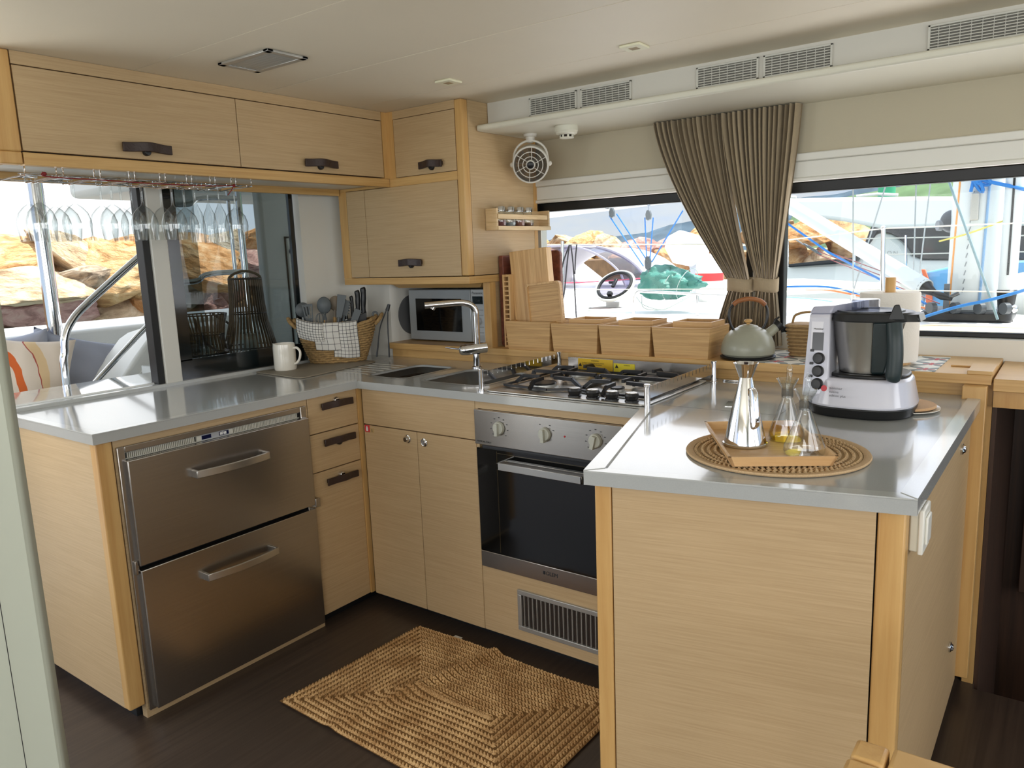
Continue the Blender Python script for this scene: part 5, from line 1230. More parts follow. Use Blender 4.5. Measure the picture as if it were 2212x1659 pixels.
LL(rmp2.outputs[0],b_n.inputs['Base Color']); b_n.inputs['Roughness'].default_value = .9
cushion('cushion','pale linen cushion printed with orange, red and yellow rings, on the cockpit bench',(-1.60,-.625,.915),(-.16,.14,.95),.44,.48,.15,cmx)
cushion('cushion','large lilac-grey cushion standing behind the ringed one',(-1.80,-.60,.92),(-.15,-.12,.75),.46,.46,.15,lg_)
cushion('cushion','lilac-grey cushion nearest the stair moulding, leaning against the other grey one',(-1.68,-.34,.90),(-.20,.30,1.25),.44,.46,.15,lg_)
# bamboo lanterns on the outer counter
bam = mat('dark_bamboo','#5d4a33',.45,noise=.3,nscale=60); wr_ = mat('wire_black','#15130f',.5)
def lantern(lb,c,r0,r1,h,n):
    o = T('bamboo_lantern',lb,'lantern',c,local=True,group=None)
    g = G()
    def prof(t): return r0+(r1-r0)*t**1.0-.012*math.sin(PI*t)+ (.012*math.sin(PI*min(1,t*3)) if t<.34 else 0)
    for k in range(n):
        a = 2*PI*k/n; g.tube([(prof(t)*math.cos(a),prof(t)*math.sin(a),h*t) for t in (0,.1,.25,.45,.7,1.0)],.0042,6,flat=.6)
    g.out('slats',bam,o,smooth=True)
    g = G()
    for t in (.06,.12,.55,.985): g.tube([(prof(t)*1.02*math.cos(a),prof(t)*1.02*math.sin(a),h*t) for a in [2*PI*i/36 for i in range(36)]],.0032,6,closed=True)
    g.out('wire_hoops',wr_,o)
    G().lathe([(0,.004),(r0*.9,.004),(r0*.9,.012),(0,.012)],28).out('base','darkwood',o)
    G().lathe([(0,.013),(.045,.013),(.045,h*.5),(.043,h*.5)],24).out('glass_liner',glass('liner','#dfe6e6','#8b9797',.7),o)
    G().lathe([(0,.014),(.034,.014),(.034,h*.28),(0,h*.28)],24).out('candle',mat('candle','#d9d5c8',.6),o)
    return o,prof
o,pf = lantern('tall dark bamboo lantern standing outside behind the tinted glass',(-1.075,.265,.978),.125,.078,.395,38)
G().tube(spath([(.045,.062,.395),(.030,.04,.415),(0,0,.428),(-.030,-.04,.415),(-.045,-.062,.395)],4),.0065,8).out('rope_handle',mat('rope_brown','#6d5a42',.8),o)
o,pf = lantern('short dark bamboo lantern with a lowered handle, left of the tall one and partly hidden',(-1.195,.095,.978),.085,.105,.225,30)
G().tube(spath([(-.06,.085,.215),(.08,.10,.15),(.13,.05,.07),(.14,-.02,.045),(.115,-.08,.10),(.06,-.09,.21)],5),.006,8).out('rope_handle',mat('rope_dark','#3b3128',.8),o)

# ================= breakwater boulders =================
st(G().box(-900,-900,-1.35,900,900,-1.30).out('sea', mat('sea_water','#6f8084',.12,bump=.2,bscale=2), smooth=False))
def stone(name, a, b_, c_, seed):
    m,t,bs = newmat(name); NN = t.nodes.new; LL = t.links.new
    tc = NN('ShaderNodeTexCoord'); mp = NN('ShaderNodeMapping'); mp.inputs['Scale'].default_value = (1,1,1.9); mp.inputs['Rotation'].default_value = (.5,.3,seed); mp.inputs['Location'].default_value = (seed*3,0,0); LL(tc.outputs['Object'],mp.inputs[0])
    n = NN('ShaderNodeTexNoise'); n.inputs['Scale'].default_value = 2.4; n.inputs['Detail'].default_value = 8; n.inputs['Roughness'].default_value = .62; n.inputs['Distortion'].default_value = .6; LL(mp.outputs[0],n.inputs['Vector'])
    cr = NN('ShaderNodeValToRGB'); LL(n.outputs['Fac'],cr.inputs[0]); cr.color_ramp.elements[0].position = .36; cr.color_ramp.elements[0].color = lin(b_); cr.color_ramp.elements[1].position = .66; cr.color_ramp.elements[1].color = lin(c_)
    k = cr.color_ramp.elements.new(.5); k.color = lin(a); LL(cr.outputs[0],bs.inputs['Base Color']); bs.inputs['Roughness'].default_value = .95
    n2 = NN('ShaderNodeTexNoise'); n2.inputs['Scale'].default_value = 5; n2.inputs['Detail'].default_value = 10; n2.inputs['Roughness'].default_value = .65; LL(mp.outputs[0],n2.inputs['Vector'])
    bp = NN('ShaderNodeBump'); bp.inputs['Strength'].default_value = .9; bp.inputs['Distance'].default_value = .07; LL(n2.outputs['Fac'],bp.inputs['Height']); LL(bp.outputs[0],bs.inputs['Normal']); return m
S_ = [stone('ochre_stone','#d9ae78','#a97c4e','#ecd0a2',.2), stone('tan_stone','#d6ba95','#a28768','#e8d5b8',1.4), stone('pink_stone','#c2958a','#8a625a','#d8b6a8',2.3), stone('grey_tan_stone','#b5a38b','#7d6e5c','#cdbfa8',3.1), stone('orange_stone','#d79c64','#a9733f','#e8c092',4.2)]
SN = ['ochre','pale tan','pinkish','grey-tan','orange']
from mathutils import noise as mn
protos = []
for v in range(7):
    bm = bmesh.new(); bmesh.ops.create_icosphere(bm, subdivisions=5, radius=1); R3 = random.Random(100+v)
    pl3 = [(Vector((R3.uniform(-1,1),R3.uniform(-1,1),R3.uniform(-1,1))).normalized(), R3.uniform(.46,.80)) for _ in range(17)]
    sc_ = Vector((R3.uniform(.95,1.25),R3.uniform(.75,1.0),R3.uniform(.62,.82)))
    for q in bm.verts:
        p = q.co.copy()
        for n_,d in pl3:
            s_ = p.dot(n_)
            if s_ > d: p = p-n_*(s_-d)*.93
        p = p*(1+.07*mn.fractal(p*2.6+Vector((v*9,0,0)),.9,2.0,6)+.03*mn.noise(Vector((p.x*1.2,p.y*1.2,p.z*9+v))))*1.28
        q.co = Vector((p.x*sc_.x,p.y*sc_.y,p.z*sc_.z))
    me = D.meshes.new('boulder'); bm.to_mesh(me); bm.free(); me.shade_smooth(); me.set_sharp_from_angle(angle=math.radians(24)); protos.append(me)
pv = {}
ROW = ('in the lowest course','just above the waterline','low in the face','halfway up the face','below the crest','on the crest')
def boulder(c, r, ci, lb, grp, sq=1.0):
    k = (R2.randrange(7),ci)
    if k not in pv: me = protos[k[0]].copy(); me.materials.append(S_[ci]); pv[k] = me
    o = D.objects.new('boulder',pv[k]); COL.objects.link(o); o.location = c; o.scale = (r*R2.uniform(.95,1.12),r*R2.uniform(.9,1.1),r*sq*R2.uniform(.9,1.1)); o.rotation_euler = (R2.uniform(-.5,.5),R2.uniform(-.5,.5),R2.uniform(0,6.28))
    return tag(o,lb,'rock',group=grp)
# large named ones to the left
BL = [((30,562),.66,0,'big ochre boulder at the top of the breakwater, beside the pole top',.60),
 ((45,622),.70,1,'layered pale tan boulder below the topmost ochre one, behind the pole',.62),
 ((95,668),.62,2,'pinkish boulder above the grey cushion, behind the pole',.68),
 ((25,745),.60,3,'grey-tan boulder low at the left behind the ringed cushion',.8),
 ((235,590),.70,0,'broad ochre slab boulder between pole and handrail, under the glasses',.85),
 ((178,612),.42,3,'smaller grey-tan boulder just beside the pole',.8),
 ((225,675),.78,1,'striped pale tan boulder low between the pole and the handrail',.70),
 ((308,640),.62,4,'orange boulder against the black window post, behind the handrail',.95),
 ((300,590),.52,0,'ochre boulder near the black window post above the handrail',.9),
 ((150,548),.5,1,'pale tan boulder on the crest right behind the wine glasses',.7),
 ((290,540),.5,4,'orange boulder on the crest behind the hanging glasses, near the post',.7),
 ((440,560),.62,4,'long orange boulder seen through the tinted glass behind the ladder',.9),
 ((480,535),.44,3,'grey-tan boulder on the crest seen through the ladder',.75),
 ((545,535),.44,4,'orange-brown boulder on the crest between ladder and bulkhead',.75),
 ((510,535),.42,1,'small pale tan boulder under the crest beside the ladder rail',.8),
 ((550,560),.50,2,'pinkish boulder between the ladder rail and the white bulkhead',.9)]
for (p_,r_,ci,lb,sq) in BL: boulder(at(p_[0],p_[1],'x',-7.2+R2.uniform(-.3,.3)),r_*.88,ci,lb,'breakwater boulders by the cockpit',sq)
def proj(p):
    d = Vector(p)-Vector((CX,CY,CZ)); z = d.dot(fw); return 1106+CF*d.dot(r2)/z, 829.5-CF*d.dot(u2)/z
def near(pxl, marks):
    for lim,t_ in marks:
        if pxl < lim: return t_
    return marks[-1][1]
LM = ((70,'left of the pole'),(150,'right behind the pole'),(215,'just past the pole'),(280,'behind the handrail'),(345,'against the black window post'),(440,'behind the tinted glass edge'),(520,'behind the ladder'),(700,'next to the bulkhead'))
for row in range(6):
    for k in range(10):
        z = -1.1+row*.56+R2.uniform(-.06,.06); y = -1.0+k*.86+(row%2)*.43+R2.uniform(-.15,.15); ci = R2.choice((0,0,1,1,2,3,4)); r_ = R2.uniform(.44,.56)
        p = (-8.05-.15*row+R2.uniform(-.15,.15),y,min(z,1.34)); u_,v_ = proj(p)
        if not (-60 < u_ < 640) or v_ > 800: continue
        boulder(p,r_,ci,'%s %s boulder %s, %s'%('bulky' if r_>.5 else 'smaller',SN[ci],ROW[row],near(u_,LM)),'breakwater boulders by the cockpit')
st(G().prism([(-8.35,-9),(-8.35,30),(-14,30),(-14,-9)],-1.35,1.15).out('hill_core', mat('crevice_shade','#6b5138',.95,noise=.3,nscale=3), smooth=False))  # core coloured dark to stand for shade in the crevices between boulders
LB = ((1200,'at the left window edge'),(1260,'above the sprayhood'),(1330,'over the sprayhood crown'),(1400,'behind the rope tackle'),(1460,'beside the outboard'),(1560,'next to the curtain'),(1740,'where the right window starts'),(1800,'behind the white spar'),(1900,'beside the catamaran window'))
for row in range(3):
    for k in range(21):
        x = -14.5+k*.98+(row%2)*.45; y = 19.5-row*.40+R2.uniform(-.3,.3)+abs(x+6)*.05
        z = (1.52,.85,.1)[row]+R2.uniform(-.14,.14); ci = R2.choice((0,4,4,1,2,0)); r_ = R2.uniform(.58,.80); u_,v_ = proj((x,y,z))
        if not (1120 < u_ < 1560 or 1640 < u_ < 1890): continue
        boulder((x,y,z),r_,ci,'%s %s boulder %s, %s'%('bulky' if r_>.69 else 'smaller',SN[ci],('on the far crest','below the far crest','low in the far breakwater')[row],near(u_,LB)),'breakwater boulders ahead of the bow',.8)
st(G().prism([(-30,20.8),(12,20.8),(12,26),(-30,26)],-1.35,1.2).out('hill_core', S_[0], smooth=False))
# hills
def hill(name,y,x0,x1,prof,col,amp,seed):
    g = G()
    def fn(u,v):
        x = x0+(x1-x0)*u; h = prof(u)*(1+.0)+amp*mn.fractal(Vector((x*.035+seed,0,0)),1,2,5)
        return (x, y-(1-v)*h*2.2, -1.4+(h+1.4)*v + (amp*.6*mn.noise(Vector((x*.12,v*5,seed))) if 0<v<1 else 0))
    g.grid(fn,160,14); return st(g.out(name,mat(name,col,1.0,noise=.35,nscale=.10,bump=1,bscale=.3),ang=80))
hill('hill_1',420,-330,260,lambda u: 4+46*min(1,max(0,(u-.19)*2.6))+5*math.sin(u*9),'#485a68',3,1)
hill('hill_2',330,-96,420,lambda u: 10+30*min(1,u*2.2)+6*math.sin(u*12+1),'#5d7550',3,5)
for i,(x,y,w_,h_) in enumerate(((60,300,10,7),(72,295,8,6))):
    hs = T('far_house',('white house on the far hillside at the right edge','second pale house on the far hillside beside the white one')[i],'house',(x,y,18+i),local=True)
    G().box(-w_/2,-3,-3,w_/2,3,h_).out('house_walls','white',hs,smooth=False); G().box(-w_/3,-3.05,h_*.4,-w_/8,-3,h_*.75).out('window','gap',hs,smooth=False); G().box(w_/8,-3.05,h_*.4,w_/3,-3,h_*.75).out('window','gap',hs,smooth=False)

# ================= outside: foredeck =================
dk = mat('deck_gelcoat','#eceae8',.5)
g = G(); g.prism([(-3.2,1.14),(5.4,1.14),(5.4,3.0),(2.2,3.0),(1.5,3.3),(.9,4.2),(-.2,4.4),(-1.6,5.0),(-3.2,5.0)],.85,1.0)
st(g.out('foredeck_surface', dk, bev=.03, seg=3))
tk = G().prism([(1.55,2.02),(3.9,2.02),(3.9,2.36),(1.72,2.36)],1.0005,1.006); tag(tk.out('teak_panel',wood('teak','#d9c3a4','#bfa684',(2,50,2),1,.7),smooth=False),'pale wooden deck panel in front of the mast base','deck panel')
# mast
ms_ = T('mast','thick pale grey mast standing on the foredeck near the right edge','mast',(1.850,2.72,1.0),local=True)
mg = mat('mast_grey','#d5dde0',.35)
G().prism([(.118*math.cos(2*PI*i/40),.095*math.sin(2*PI*i/40)) for i in range(40)],.04,9).out('mast_tube',mg,ms_)
G().prism(rr(-.22,-.20,.20,.18,.05),0,.055).out('mast_base','black',ms_,bev=.012)
for i in range(4): G().tube([(-.17+.11*i,-.215,.075),(-.15+.11*i,-.195,.075)],[.030,.030],14).out('turning_block',mat('block_grey','#4e5357',.3),ms_)
G().box(-.02,-.118,.52,.02,-.10,.66).out('cleat','alu',ms_,bev=.006)
g = G()
for i in range(26): t = i*.045; g.tube([(-.035+.002*i,-.109,.15+t),(-.028+.002*i,-.109,.175+t)],.003,5)
g.out('halyard',mat('halyard_fleck','#8b9398',.8),ms_)
G().tube([(-.098,-.055,.05),(-.072,-.075,.9)],.0055,8).out('orange_line',mat('orange_line','#e6a15c',.7),ms_)
G().tube([(.045,-.095,.05),(.062,-.09,.95)],.006,8).out('blue_line',mat('pale_blue_line','#7fa6cf',.7),ms_)
blr = mat('blue_rope','#2f7fd0',.7,bump=.3,bscale=400)
g = G(); c0 = Vector((-.01,-.125,.735))
for k in range(5): a = k*.62-1.0; g.tube([c0+Vector((.045*math.cos(t)*math.cos(a)+.035*math.cos(a), -.012*math.sin(2*t)-.004*k, .045*math.cos(t)*math.sin(a)+.022*math.sin(t)+.035*math.sin(a))) for t in [2*PI*i/16 for i in range(16)]],.0085,8,closed=True)
g.tube([c0,c0+Vector((-.01,-.01,-.07))],.008,8); g.tube([c0+Vector((.02,0,-.01)),c0+Vector((.25,-.02,-.085)),c0+Vector((1.4,-.05,-.45))],.009,8)
g.out('blue_rope_coil',blr,ms_)
G().tube(spath([(-.16,-.06,.42),(-.02,-.13,.455),(.15,-.09,.52),(.20,-.04,.54)],4),.0045,6).out('yellow_line',mat('yellow_line','#d9cf6a',.7),ms_)
fl = T('furler','furled sail tube with a black cone foot next to the mast','furler',(2.015,2.62,1.0),local=True)
G().tube([(0,0,.16),(.03,0,9)],.041,26).out('sail_tube',mg,fl); G().box(-.004,-.045,.24,.006,-.037,3).out('slot','black',fl,smooth=False)
G().lathe([(.036,.0),(.030,.03),(.034,.05),(.046,.16),(.040,.165)],24).out('foot_cone','black',fl)
G().ball((.035,-.05,.07),.022,12,8).out('shackle','chrome',fl)
# spar lying diagonally with its fitting
sp_ = T('spar','long white spar sloping down to a black fitting on the mast','spar',(1.75,2.55,1.2),local=True)
E0 = at(2000,622,'y',2.55)-Vector((1.75,2.55,1.2)); E1 = at(1640,405,'y',3.5)-Vector((1.75,2.55,1.2))
G().tube([E0,E1],.046,24).out('spar_tube',mg,sp_)
for k in (.80,.812,.824): p = E0.lerp(E1,k); d_ = (E1-E0).normalized()*.003; G().tube([p-d_,p+d_],.048,20).out('rope_turn',mat('rope_turn_grey','#8b9093',.6),sp_)
d_ = (E1-E0).normalized(); q = E0
g = G(); g.tube([q+d_*.012,q-d_*.02,q-d_*.075],[.047,.030,.014],14); g.tube([q-d_*.07,q-d_*.10+Vector((.01,0,.0)),q-d_*.12+Vector((.045,0,-.005))],[.016,.02,.012],10); g.out('end_fitting','black',sp_)
g = G(); g.tube([q-d_*.12+Vector((.03,0,-.0)),q-d_*.12+Vector((.075,0,.025))],.010,8); g.box(q.x+.085,q.y-.0,q.z-.16,q.x+.11,q.y+.03,q.z+.02); g.out('gooseneck',mat('goose','#5e646a',.3,.5),sp_)
# stanchions, lifelines and shrouds
def rod(name,lb,cat,pts,r,m,grp=None,n=8):
    return tag(G().tube(pts,r,n).out(name,m),lb,cat,grp)
sn = T('stanchion','polished steel stanchion standing on the foredeck behind the paper towel','stanchion',(1.474,2.40,1.0))
G().tube([(1.474,2.4,1.0),(1.462,2.4,1.495)],[.0135,.0115],14).out('post','chrome',sn); G().ball((1.461,2.4,1.50),.014,12,8).out('cap','chrome',sn)
lw_ = mat('lifeline_white','#e3dfd4',.5)
G_ = 'lifelines across the right window'
rod('lifeline','upper white lifeline crossing the right window through the stanchion cap','lifeline',[at(1600,531,'y',2.4),(1.461,2.4,1.498),at(2300,478,'y',2.4)],.0035,lw_,G_)
rod('lifeline','lower white lifeline crossing the right window behind the roll','lifeline',[at(1600,624,'y',2.4),at(1905,626,'y',2.4),at(2300,633,'y',2.4)],.003,lw_,G_)
wir = mat('wire_grey','#aeb4b6',.35,.6)
for (a,b_,lb) in (((1843,330,2.6),(1843,622,2.6),'straight upright shroud wire next to the small white post on deck'),((1935,330,2.9),(1837,650,2.9),'slanting shroud wire passing behind the stanchion'),
                  ((1981,330,3.1),(1972,640,3.1),'shroud wire coming down past the black end of the boom'),((2018,330,3.3),(1985,600,3.3),'thin wire running down to the orange ring of the board')):
    rod('shroud',lb,'rigging wire',[at(a[0],a[1],'y',a[2]),at(b_[0],b_[1],'y',b_[2])],.0042,wir,'shroud wires beyond the right window')
rod('deck_post','small white post on deck holding the upright shroud','post',[at(1843,700,'y',2.6),at(1843,637,'y',2.6)],.013,'white',n=14)
rod('blue_line','bright blue rope slanting across behind the spar','rope',[at(1640,440,'y',2.9),at(1790,545,'y',2.9),at(2030,672,'y',2.75)],.0065,blr)
rod('blue_line','thick blue rope rising to the right in front of the mast base','rope',spath([at(1930,706,'y',2.3),at(2060,665,'y',2.3),at(2150,645,'y',2.3),at(2300,600,'y',2.3)],3),.0075,blr)
rod('blue_line','blue sheet lying along the white deck behind the curtain','rope',spath([at(1672,620,'y',3.0),at(1790,620,'y',3.0),at(1870,642,'y',2.9),at(2010,690,'y',2.7)],4),.006,blr)
rod('pale_line','pale blue line with clips lying low across the deck','rope',spath([at(1660,640,'y',2.7),at(1745,645,'y',2.7),at(1860,660,'y',2.6)],4),.004,mat('pale_line','#9cc3d6',.7))
rod('orange_line','flat orange strap lying on the deck between the blue ropes','rope',spath([at(1740,625,'y',2.95),at(1800,628,'y',2.95),at(1930,655,'y',2.8),at(2020,668,'y',2.7)],4),.006,mat('orange_strap','#e58a5a',.7))
for k in range(3): rod('red_line',('top','middle','lowest')[k]+' of three thin dark red lines running from the grey block','rope',[at(1765,535+k*7,'y',3.0),at(2030,632+k*12,'y',2.75)],.0028,mat('red_line','#9c5a5c',.7),'thin red lines')
bl = T('rope_block','grey oval rope block hanging in front of the rocks','block',at(1755,538,'y',3.0),local=True)
G().hull([(x*.055+z*.02*-1,y*.012,z*.022-x*.032) for x,z in ((-1,0),(-.7,.8),(0,1),(.7,.8),(1,0),(.7,-.8),(0,-1),(-.7,-.8)) for y in (-1,1)]).out('cheeks',mat('block_grey2','#5b6468',.35),bl,bev=.003); G().tube([(-.055,0,.03),(-.10,0,.06)],.004,6).out('strop',mat('strop','#7b7f82',.7),bl)
rod('grey_line','slanting blue-grey line in front of the mast','rope',[at(2035,350,'y',2.3),at(2110,560,'y',2.35),at(2155,690,'y',2.4)],.006,mat('grey_blue_line','#7f9ba6',.7))
bo = T('boom','white boom with a black end cap running along the top of both windows','boom',(.8,2.9,1.9),local=True)
b0 = at(1100,470,'y',2.9)-Vector((.8,2.9,1.9)); b1 = at(1962,360,'y',3.0)-Vector((.8,2.9,1.9)); b2 = at(2035,352,'y',3.0)-Vector((.8,2.9,1.9))
G().tube([b0,b1],.046,24,flat=.9).out('boom_tube',mat('boom_white','#dcdce2',.4),bo); G().tube([b1,b2],.044,16,flat=.9).out('end_cap','black',bo); G().tube([b2+Vector((-.02,-.03,-.02)),b2+Vector((-.02,.03,-.02))],.036,18).out('sheave','black',bo)
# blocks and blue tackle beneath the boom
tk_ = T('rope_tackle','blue rope tackle with steel blocks hanging from the boom to a deck block','tackle',(.2,2.75,1.3),local=True)
O_ = Vector((.2,2.75,1.3)); blk = mat('steel_block','#7d8285',.3,.6)
def Q(x,y,d=2.75): return at(x,y,'y',d)-O_
for (x,y),(x2,y2) in (((1311,447),(1322,460)),((1401,440),(1401,465))):
    p = Q(x,y); G().tube([p+Vector((.016*math.cos(t),0,.012*math.sin(t))) for t in [2*PI*i/14 for i in range(14)]],.004,6,closed=True).out('shackle','chrome',tk_)
    G().tube([p+Vector((0,0,-.01)),Q(x2,y2-8)],.004,6).out('pin','chrome',tk_)
    q = Q(x2,y2); G().hull([q+Vector((a*.020,b_*.010,c_*.034)) for a,c_ in ((-1,.2),(-.5,1),(.5,1),(1,.2),(.8,-.8),(0,-1.1),(-.8,-.8)) for b_ in (-1,1)]).out('block',blk,tk_,bev=.003)
q = Q(1400,568); G().hull([q+Vector((a*.022,b_*.012,c_*.046)) for a,c_ in ((-1,.2),(-.5,1),(.5,1),(1,.2),(.8,-.8),(0,-1.1),(-.8,-.8)) for b_ in (-1,1)]).out('deck_block',mat('dark_block','#484f55',.4),tk_,bev=.003)
G().tube([q,Q(1402,625)],.005,6).out('strop',blk,tk_)
for a,b_ in (((1316,466),(1390,575)),((1332,462),(1396,560)),((1393,470),(1397,560)),((1411,470),(1404,560)),((1475,455),(1408,566))): G().tube([Q(*a),Q(*b_)],.0048,6).out('blue_rope_part',blr,tk_)
# open round hatch, its hole
ht = T('round_hatch','round deck hatch with its smoked lid standing open','hatch',(-.50,3.05,1.0),local=True)
HC = Vector((0,0,.17)); 
hz = Matrix.Translation(HC) @ Matrix.Rotation(math.radians(43),4,'X')
g = G(); g.T = hz; g.tube([(.150*math.cos(t),.150*math.sin(t),0) for t in [2*PI*i/44 for i in range(44)]],.011,10,closed=True); g.out('lid_ring','white',ht)
g = G(); g.T = hz; g.tube([(.130*math.cos(t),.130*math.sin(t),.006) for t in [2*PI*i/44 for i in range(44)]],.012,8,closed=True); g.out('seal','blackrub',ht)
g = G(); g.T = hz; g.lathe([(0,0),(.134,0)],40); g.out('smoked_pane',glass('smoked','#b9b4c4','#8d8a98',.6),ht)
g = G(); g.T = hz; g.box(-.012,-.03,.01,.012,.05,.03); g.box(-.05,.01,.01,-.0,.026,.03); g.box(-.018,-.11,.0,.018,-.08,.03); g.out('lock_handle','black',ht,bev=.003)
g = G(); g.lathe([(.13,.004),(.13,.014),(.15,.016),(.16,.010),(.16,.0)],40,(-.04,-.10,.0)); g.out('rim','white',ht); G().lathe([(0,.003),(.13,.003)],36,(-.04,-.10,0)).out('opening',mat('hatch_inside','#8f8078',.7),ht)
G().box(-.10,.03,.0,.02,.08,.05).out('hinge','white',ht,bev=.006)
# rail with the green tarp
rl = T('deck_rail','low bent steel rail on the deck under the green tarp','rail',(.1,2.6,1.0),local=True)
O2 = Vector((.1,2.6,1.0)); pr = [at(1368,643,'y',2.6)-O2,at(1374,634,'y',2.6)-O2,at(1400,630,'y',2.6)-O2,at(1480,634,'y',2.6)-O2,at(1600,640,'y',2.6)-O2]; pr[0].z = 0
G().tube(spath(pr,5),.011,10).out('rail_tube','chrome',rl); p = at(1506,636,'y',2.6)-O2; G().tube([p,Vector((p.x,p.y,0))],[.009,.010],10).out('rail_leg','chrome',rl); G().lathe([(.022,0),(.022,.004),(0,.006)],16,(p.x,p.y,0)).out('rail_foot','chrome',rl)
tpm = mat('green_tarp','#3f8275',.5,noise=.15,nscale=12,bump=.8,bscale=14)
tp_ = T('green_tarp','crumpled green tarpaulin bundle lashed on the deck rail','tarpaulin',(.045,2.85,1.20),local=True)
g = G()
def tf_(u,v):
    a = 2*PI*u; b_ = PI*(v-.5); r = 1+.22*mn.fractal(Vector((math.cos(a)*2.4,math.sin(a)*2.4,v*6)),1,2,5)+.10*abs(math.sin(4*a+9*v))
    x = .205*math.cos(b_)*math.cos(a)*r; y = .14*math.cos(b_)*math.sin(a)*r; z = .098*math.sin(b_)*r*(1.0-.3*(x/.205)); z += .02*x
    return (x,y,max(z,-.115))
g.grid(tf_,72,36,closeu=True); g.out('cloth',tpm,tp_,ang=28)
g = G()
for k in range(2): g.tube([( .02+.10*k+.04*math.sin(t), .15*math.cos(t), .105*math.sin(t)-.01) for t in [2*PI*i/22 for i in range(22)]],.0022,6,closed=True)
for k in range(2): g.tube(spath([(-.20+.05*k,-.14,-.08),(-.12,-.17,-.14-.02*k),(0.02,-.18,-.17),(.12,-.17,-.13),(.24,-.12,-.06)],4),.0035,6)
g.out('lashing',mat('tarp_rope','#b9c4bf',.7),tp_)
# stanchion with black cords, lifelines of the left window
s2 = T('stanchion','slim steel stanchion at the left window with black cords beside it','stanchion',(-.298,2.0,1.0))
G().tube([(-.298,2,1.0),(-.284,2,1.505)],[.0115,.010],12).out('post','chrome',s2)
GL = 'lifelines across the left window'
rod('lifeline','upper white lifeline crossing the left window','lifeline',[at(1120,531,'y',2.0),at(1215,528,'y',2.0),at(1640,528,'y',2.0)],.0032,lw_,GL)
rod('lifeline','lower white lifeline crossing the left window in front of the tarp','lifeline',[at(1120,626,'y',2.0),at(1640,624,'y',2.0)],.0028,lw_,GL)
bc_ = mat('black_cord','#3c3a40',.8)
rod('cord_loop','loop of black cord hanging from the lifeline beside the slim stanchion','cord',spath([at(1230,529,'y',1.99),at(1216,570,'y',1.99),at(1205,635,'y',1.99),at(1210,647,'y',1.99),at(1218,638,'y',1.99),at(1226,560,'y',1.99),at(1230,529,'y',1.99)],4),.0045,bc_)
rod('cord_end','long single black cord hanging to the deck from the lifeline','cord',spath([at(1233,529,'y',1.99),at(1238,570,'y',1.99),at(1243,650,'y',1.99),at(1245,690,'y',1.99)],3),.0042,bc_)
rod('cord_end','short black cord end hanging from the lifeline','cord',spath([at(1246,528,'y',1.99),at(1243,560,'y',1.99),at(1242,592,'y',1.99)],3),.0042,bc_)
# ----- neighbour boat with sprayhood ahead of the left window -----
nb1 = T('neighbour_boat','white sailing boat moored ahead with a pale grey sprayhood','boat',(-1.6,5.6,1.0),local=True)
g = G()
def hood(u,v):
    a = PI*u; x = -1.30+1.62*u; z = (.44*math.sin(a)**.55)*(1-.12*v); return (x*(1-.08*v)+.25*v-.2, -.55+.95*v, .06+z)
hc = glass('sprayhood_window','#c9c4dc','#a79fc0',.7,.15,f0=.15); 
g.grid(lambda u,v: hood(u,.35+.65*v),44,10); g.out('hood_cloth',mat('hood_grey','#cbc7cf',.8),nb1,solid=.004)
g = G(); g.grid(lambda u,v: hood(u,.35*v),44,8); g.out('clear_panel',hc,nb1)
for u_ in (0,.35): 
    G().tube([hood(i/30,u_) for i in range(31)],.022 if u_ else .012,8).out('hoop',mat('hoop_grey%d'%int(u_*100),'#a19daa',.7),nb1)
g = G()
for a in (.30,.62): g.tube([hood(a,.0),hood(a+.02,.18),hood(a-.02,.35)],.03,8,flat=.4)
g.out('zip_strip',mat('zip_strip','#a8a4ae',.8),nb1)
g = G(); g.prism([(-2.6,-1.0),(1.6,-1.0),(2.6,.2),(1.4,1.4),(-2.6,1.4)],-1.9,.03); g.out('hull','white',nb1,bev=.05,seg=3)
G().hull([(-2.6,.4,.0),(-.9,.4,.0),(-2.6,1.0,.0),(-.9,1.0,.0),(-2.6,.4,.52),(-1.5,.4,.42),(-2.6,1.0,.52),(-1.5,1.0,.42)]).out('boom_cover',mat('cover_white','#dcd9e6',.6),nb1,bev=.05,seg=3)
G().tube(spath([(-1.7,-.85,.06),(-.9,-.80,.10),(-.1,-.82,.12),(.6,-.75,.16),(1.0,-.6,.2)],5),.006,6).out('red_rope',mat('red_rope','#d3596f',.7),nb1)
ob = T('outboard','grey-white outboard engine cowling near the curtain','outboard motor',at(1484,538,'y',4.6),rot=.2,local=True)
G().hull([(x*.19,y*.10,z) for x,z in ((-1,.02),(-.85,.12),(-.3,.17),(.5,.12),(1,.0),(.95,-.10),(.3,-.16),(-.6,-.12)) for y in (-1,1)]+[(0,-.14,.06),(0,-.14,-.06)]).out('cowling',mat('ob_grey','#cdd0d8',.35),ob,bev=.03,seg=3)
G().hull([(.02,-.05,-.12),(.26,-.05,-.14),(.10,-.05,-.45),(.24,-.05,-.45),(.02,.05,-.12),(.26,.05,-.14),(.10,.05,-.45),(.24,.05,-.45)]).out('leg',mat('ob_grey2','#b5b9c2',.35),ob,bev=.02)
fe = T('fender','white fender with a red band hanging beside the curtain edge','fender',at(1532,610,'y',3.9),local=True)
G().lathe([(0,-.20),(.07,-.19),(.105,-.14),(.11,0),(.105,.14),(.07,.21),(0,.23)],32).out('body','white',fe)
G().lathe([(.1115,.015),(.112,.075)],32).out('red_band',mat('fender_red','#d93a3a',.4),fe)
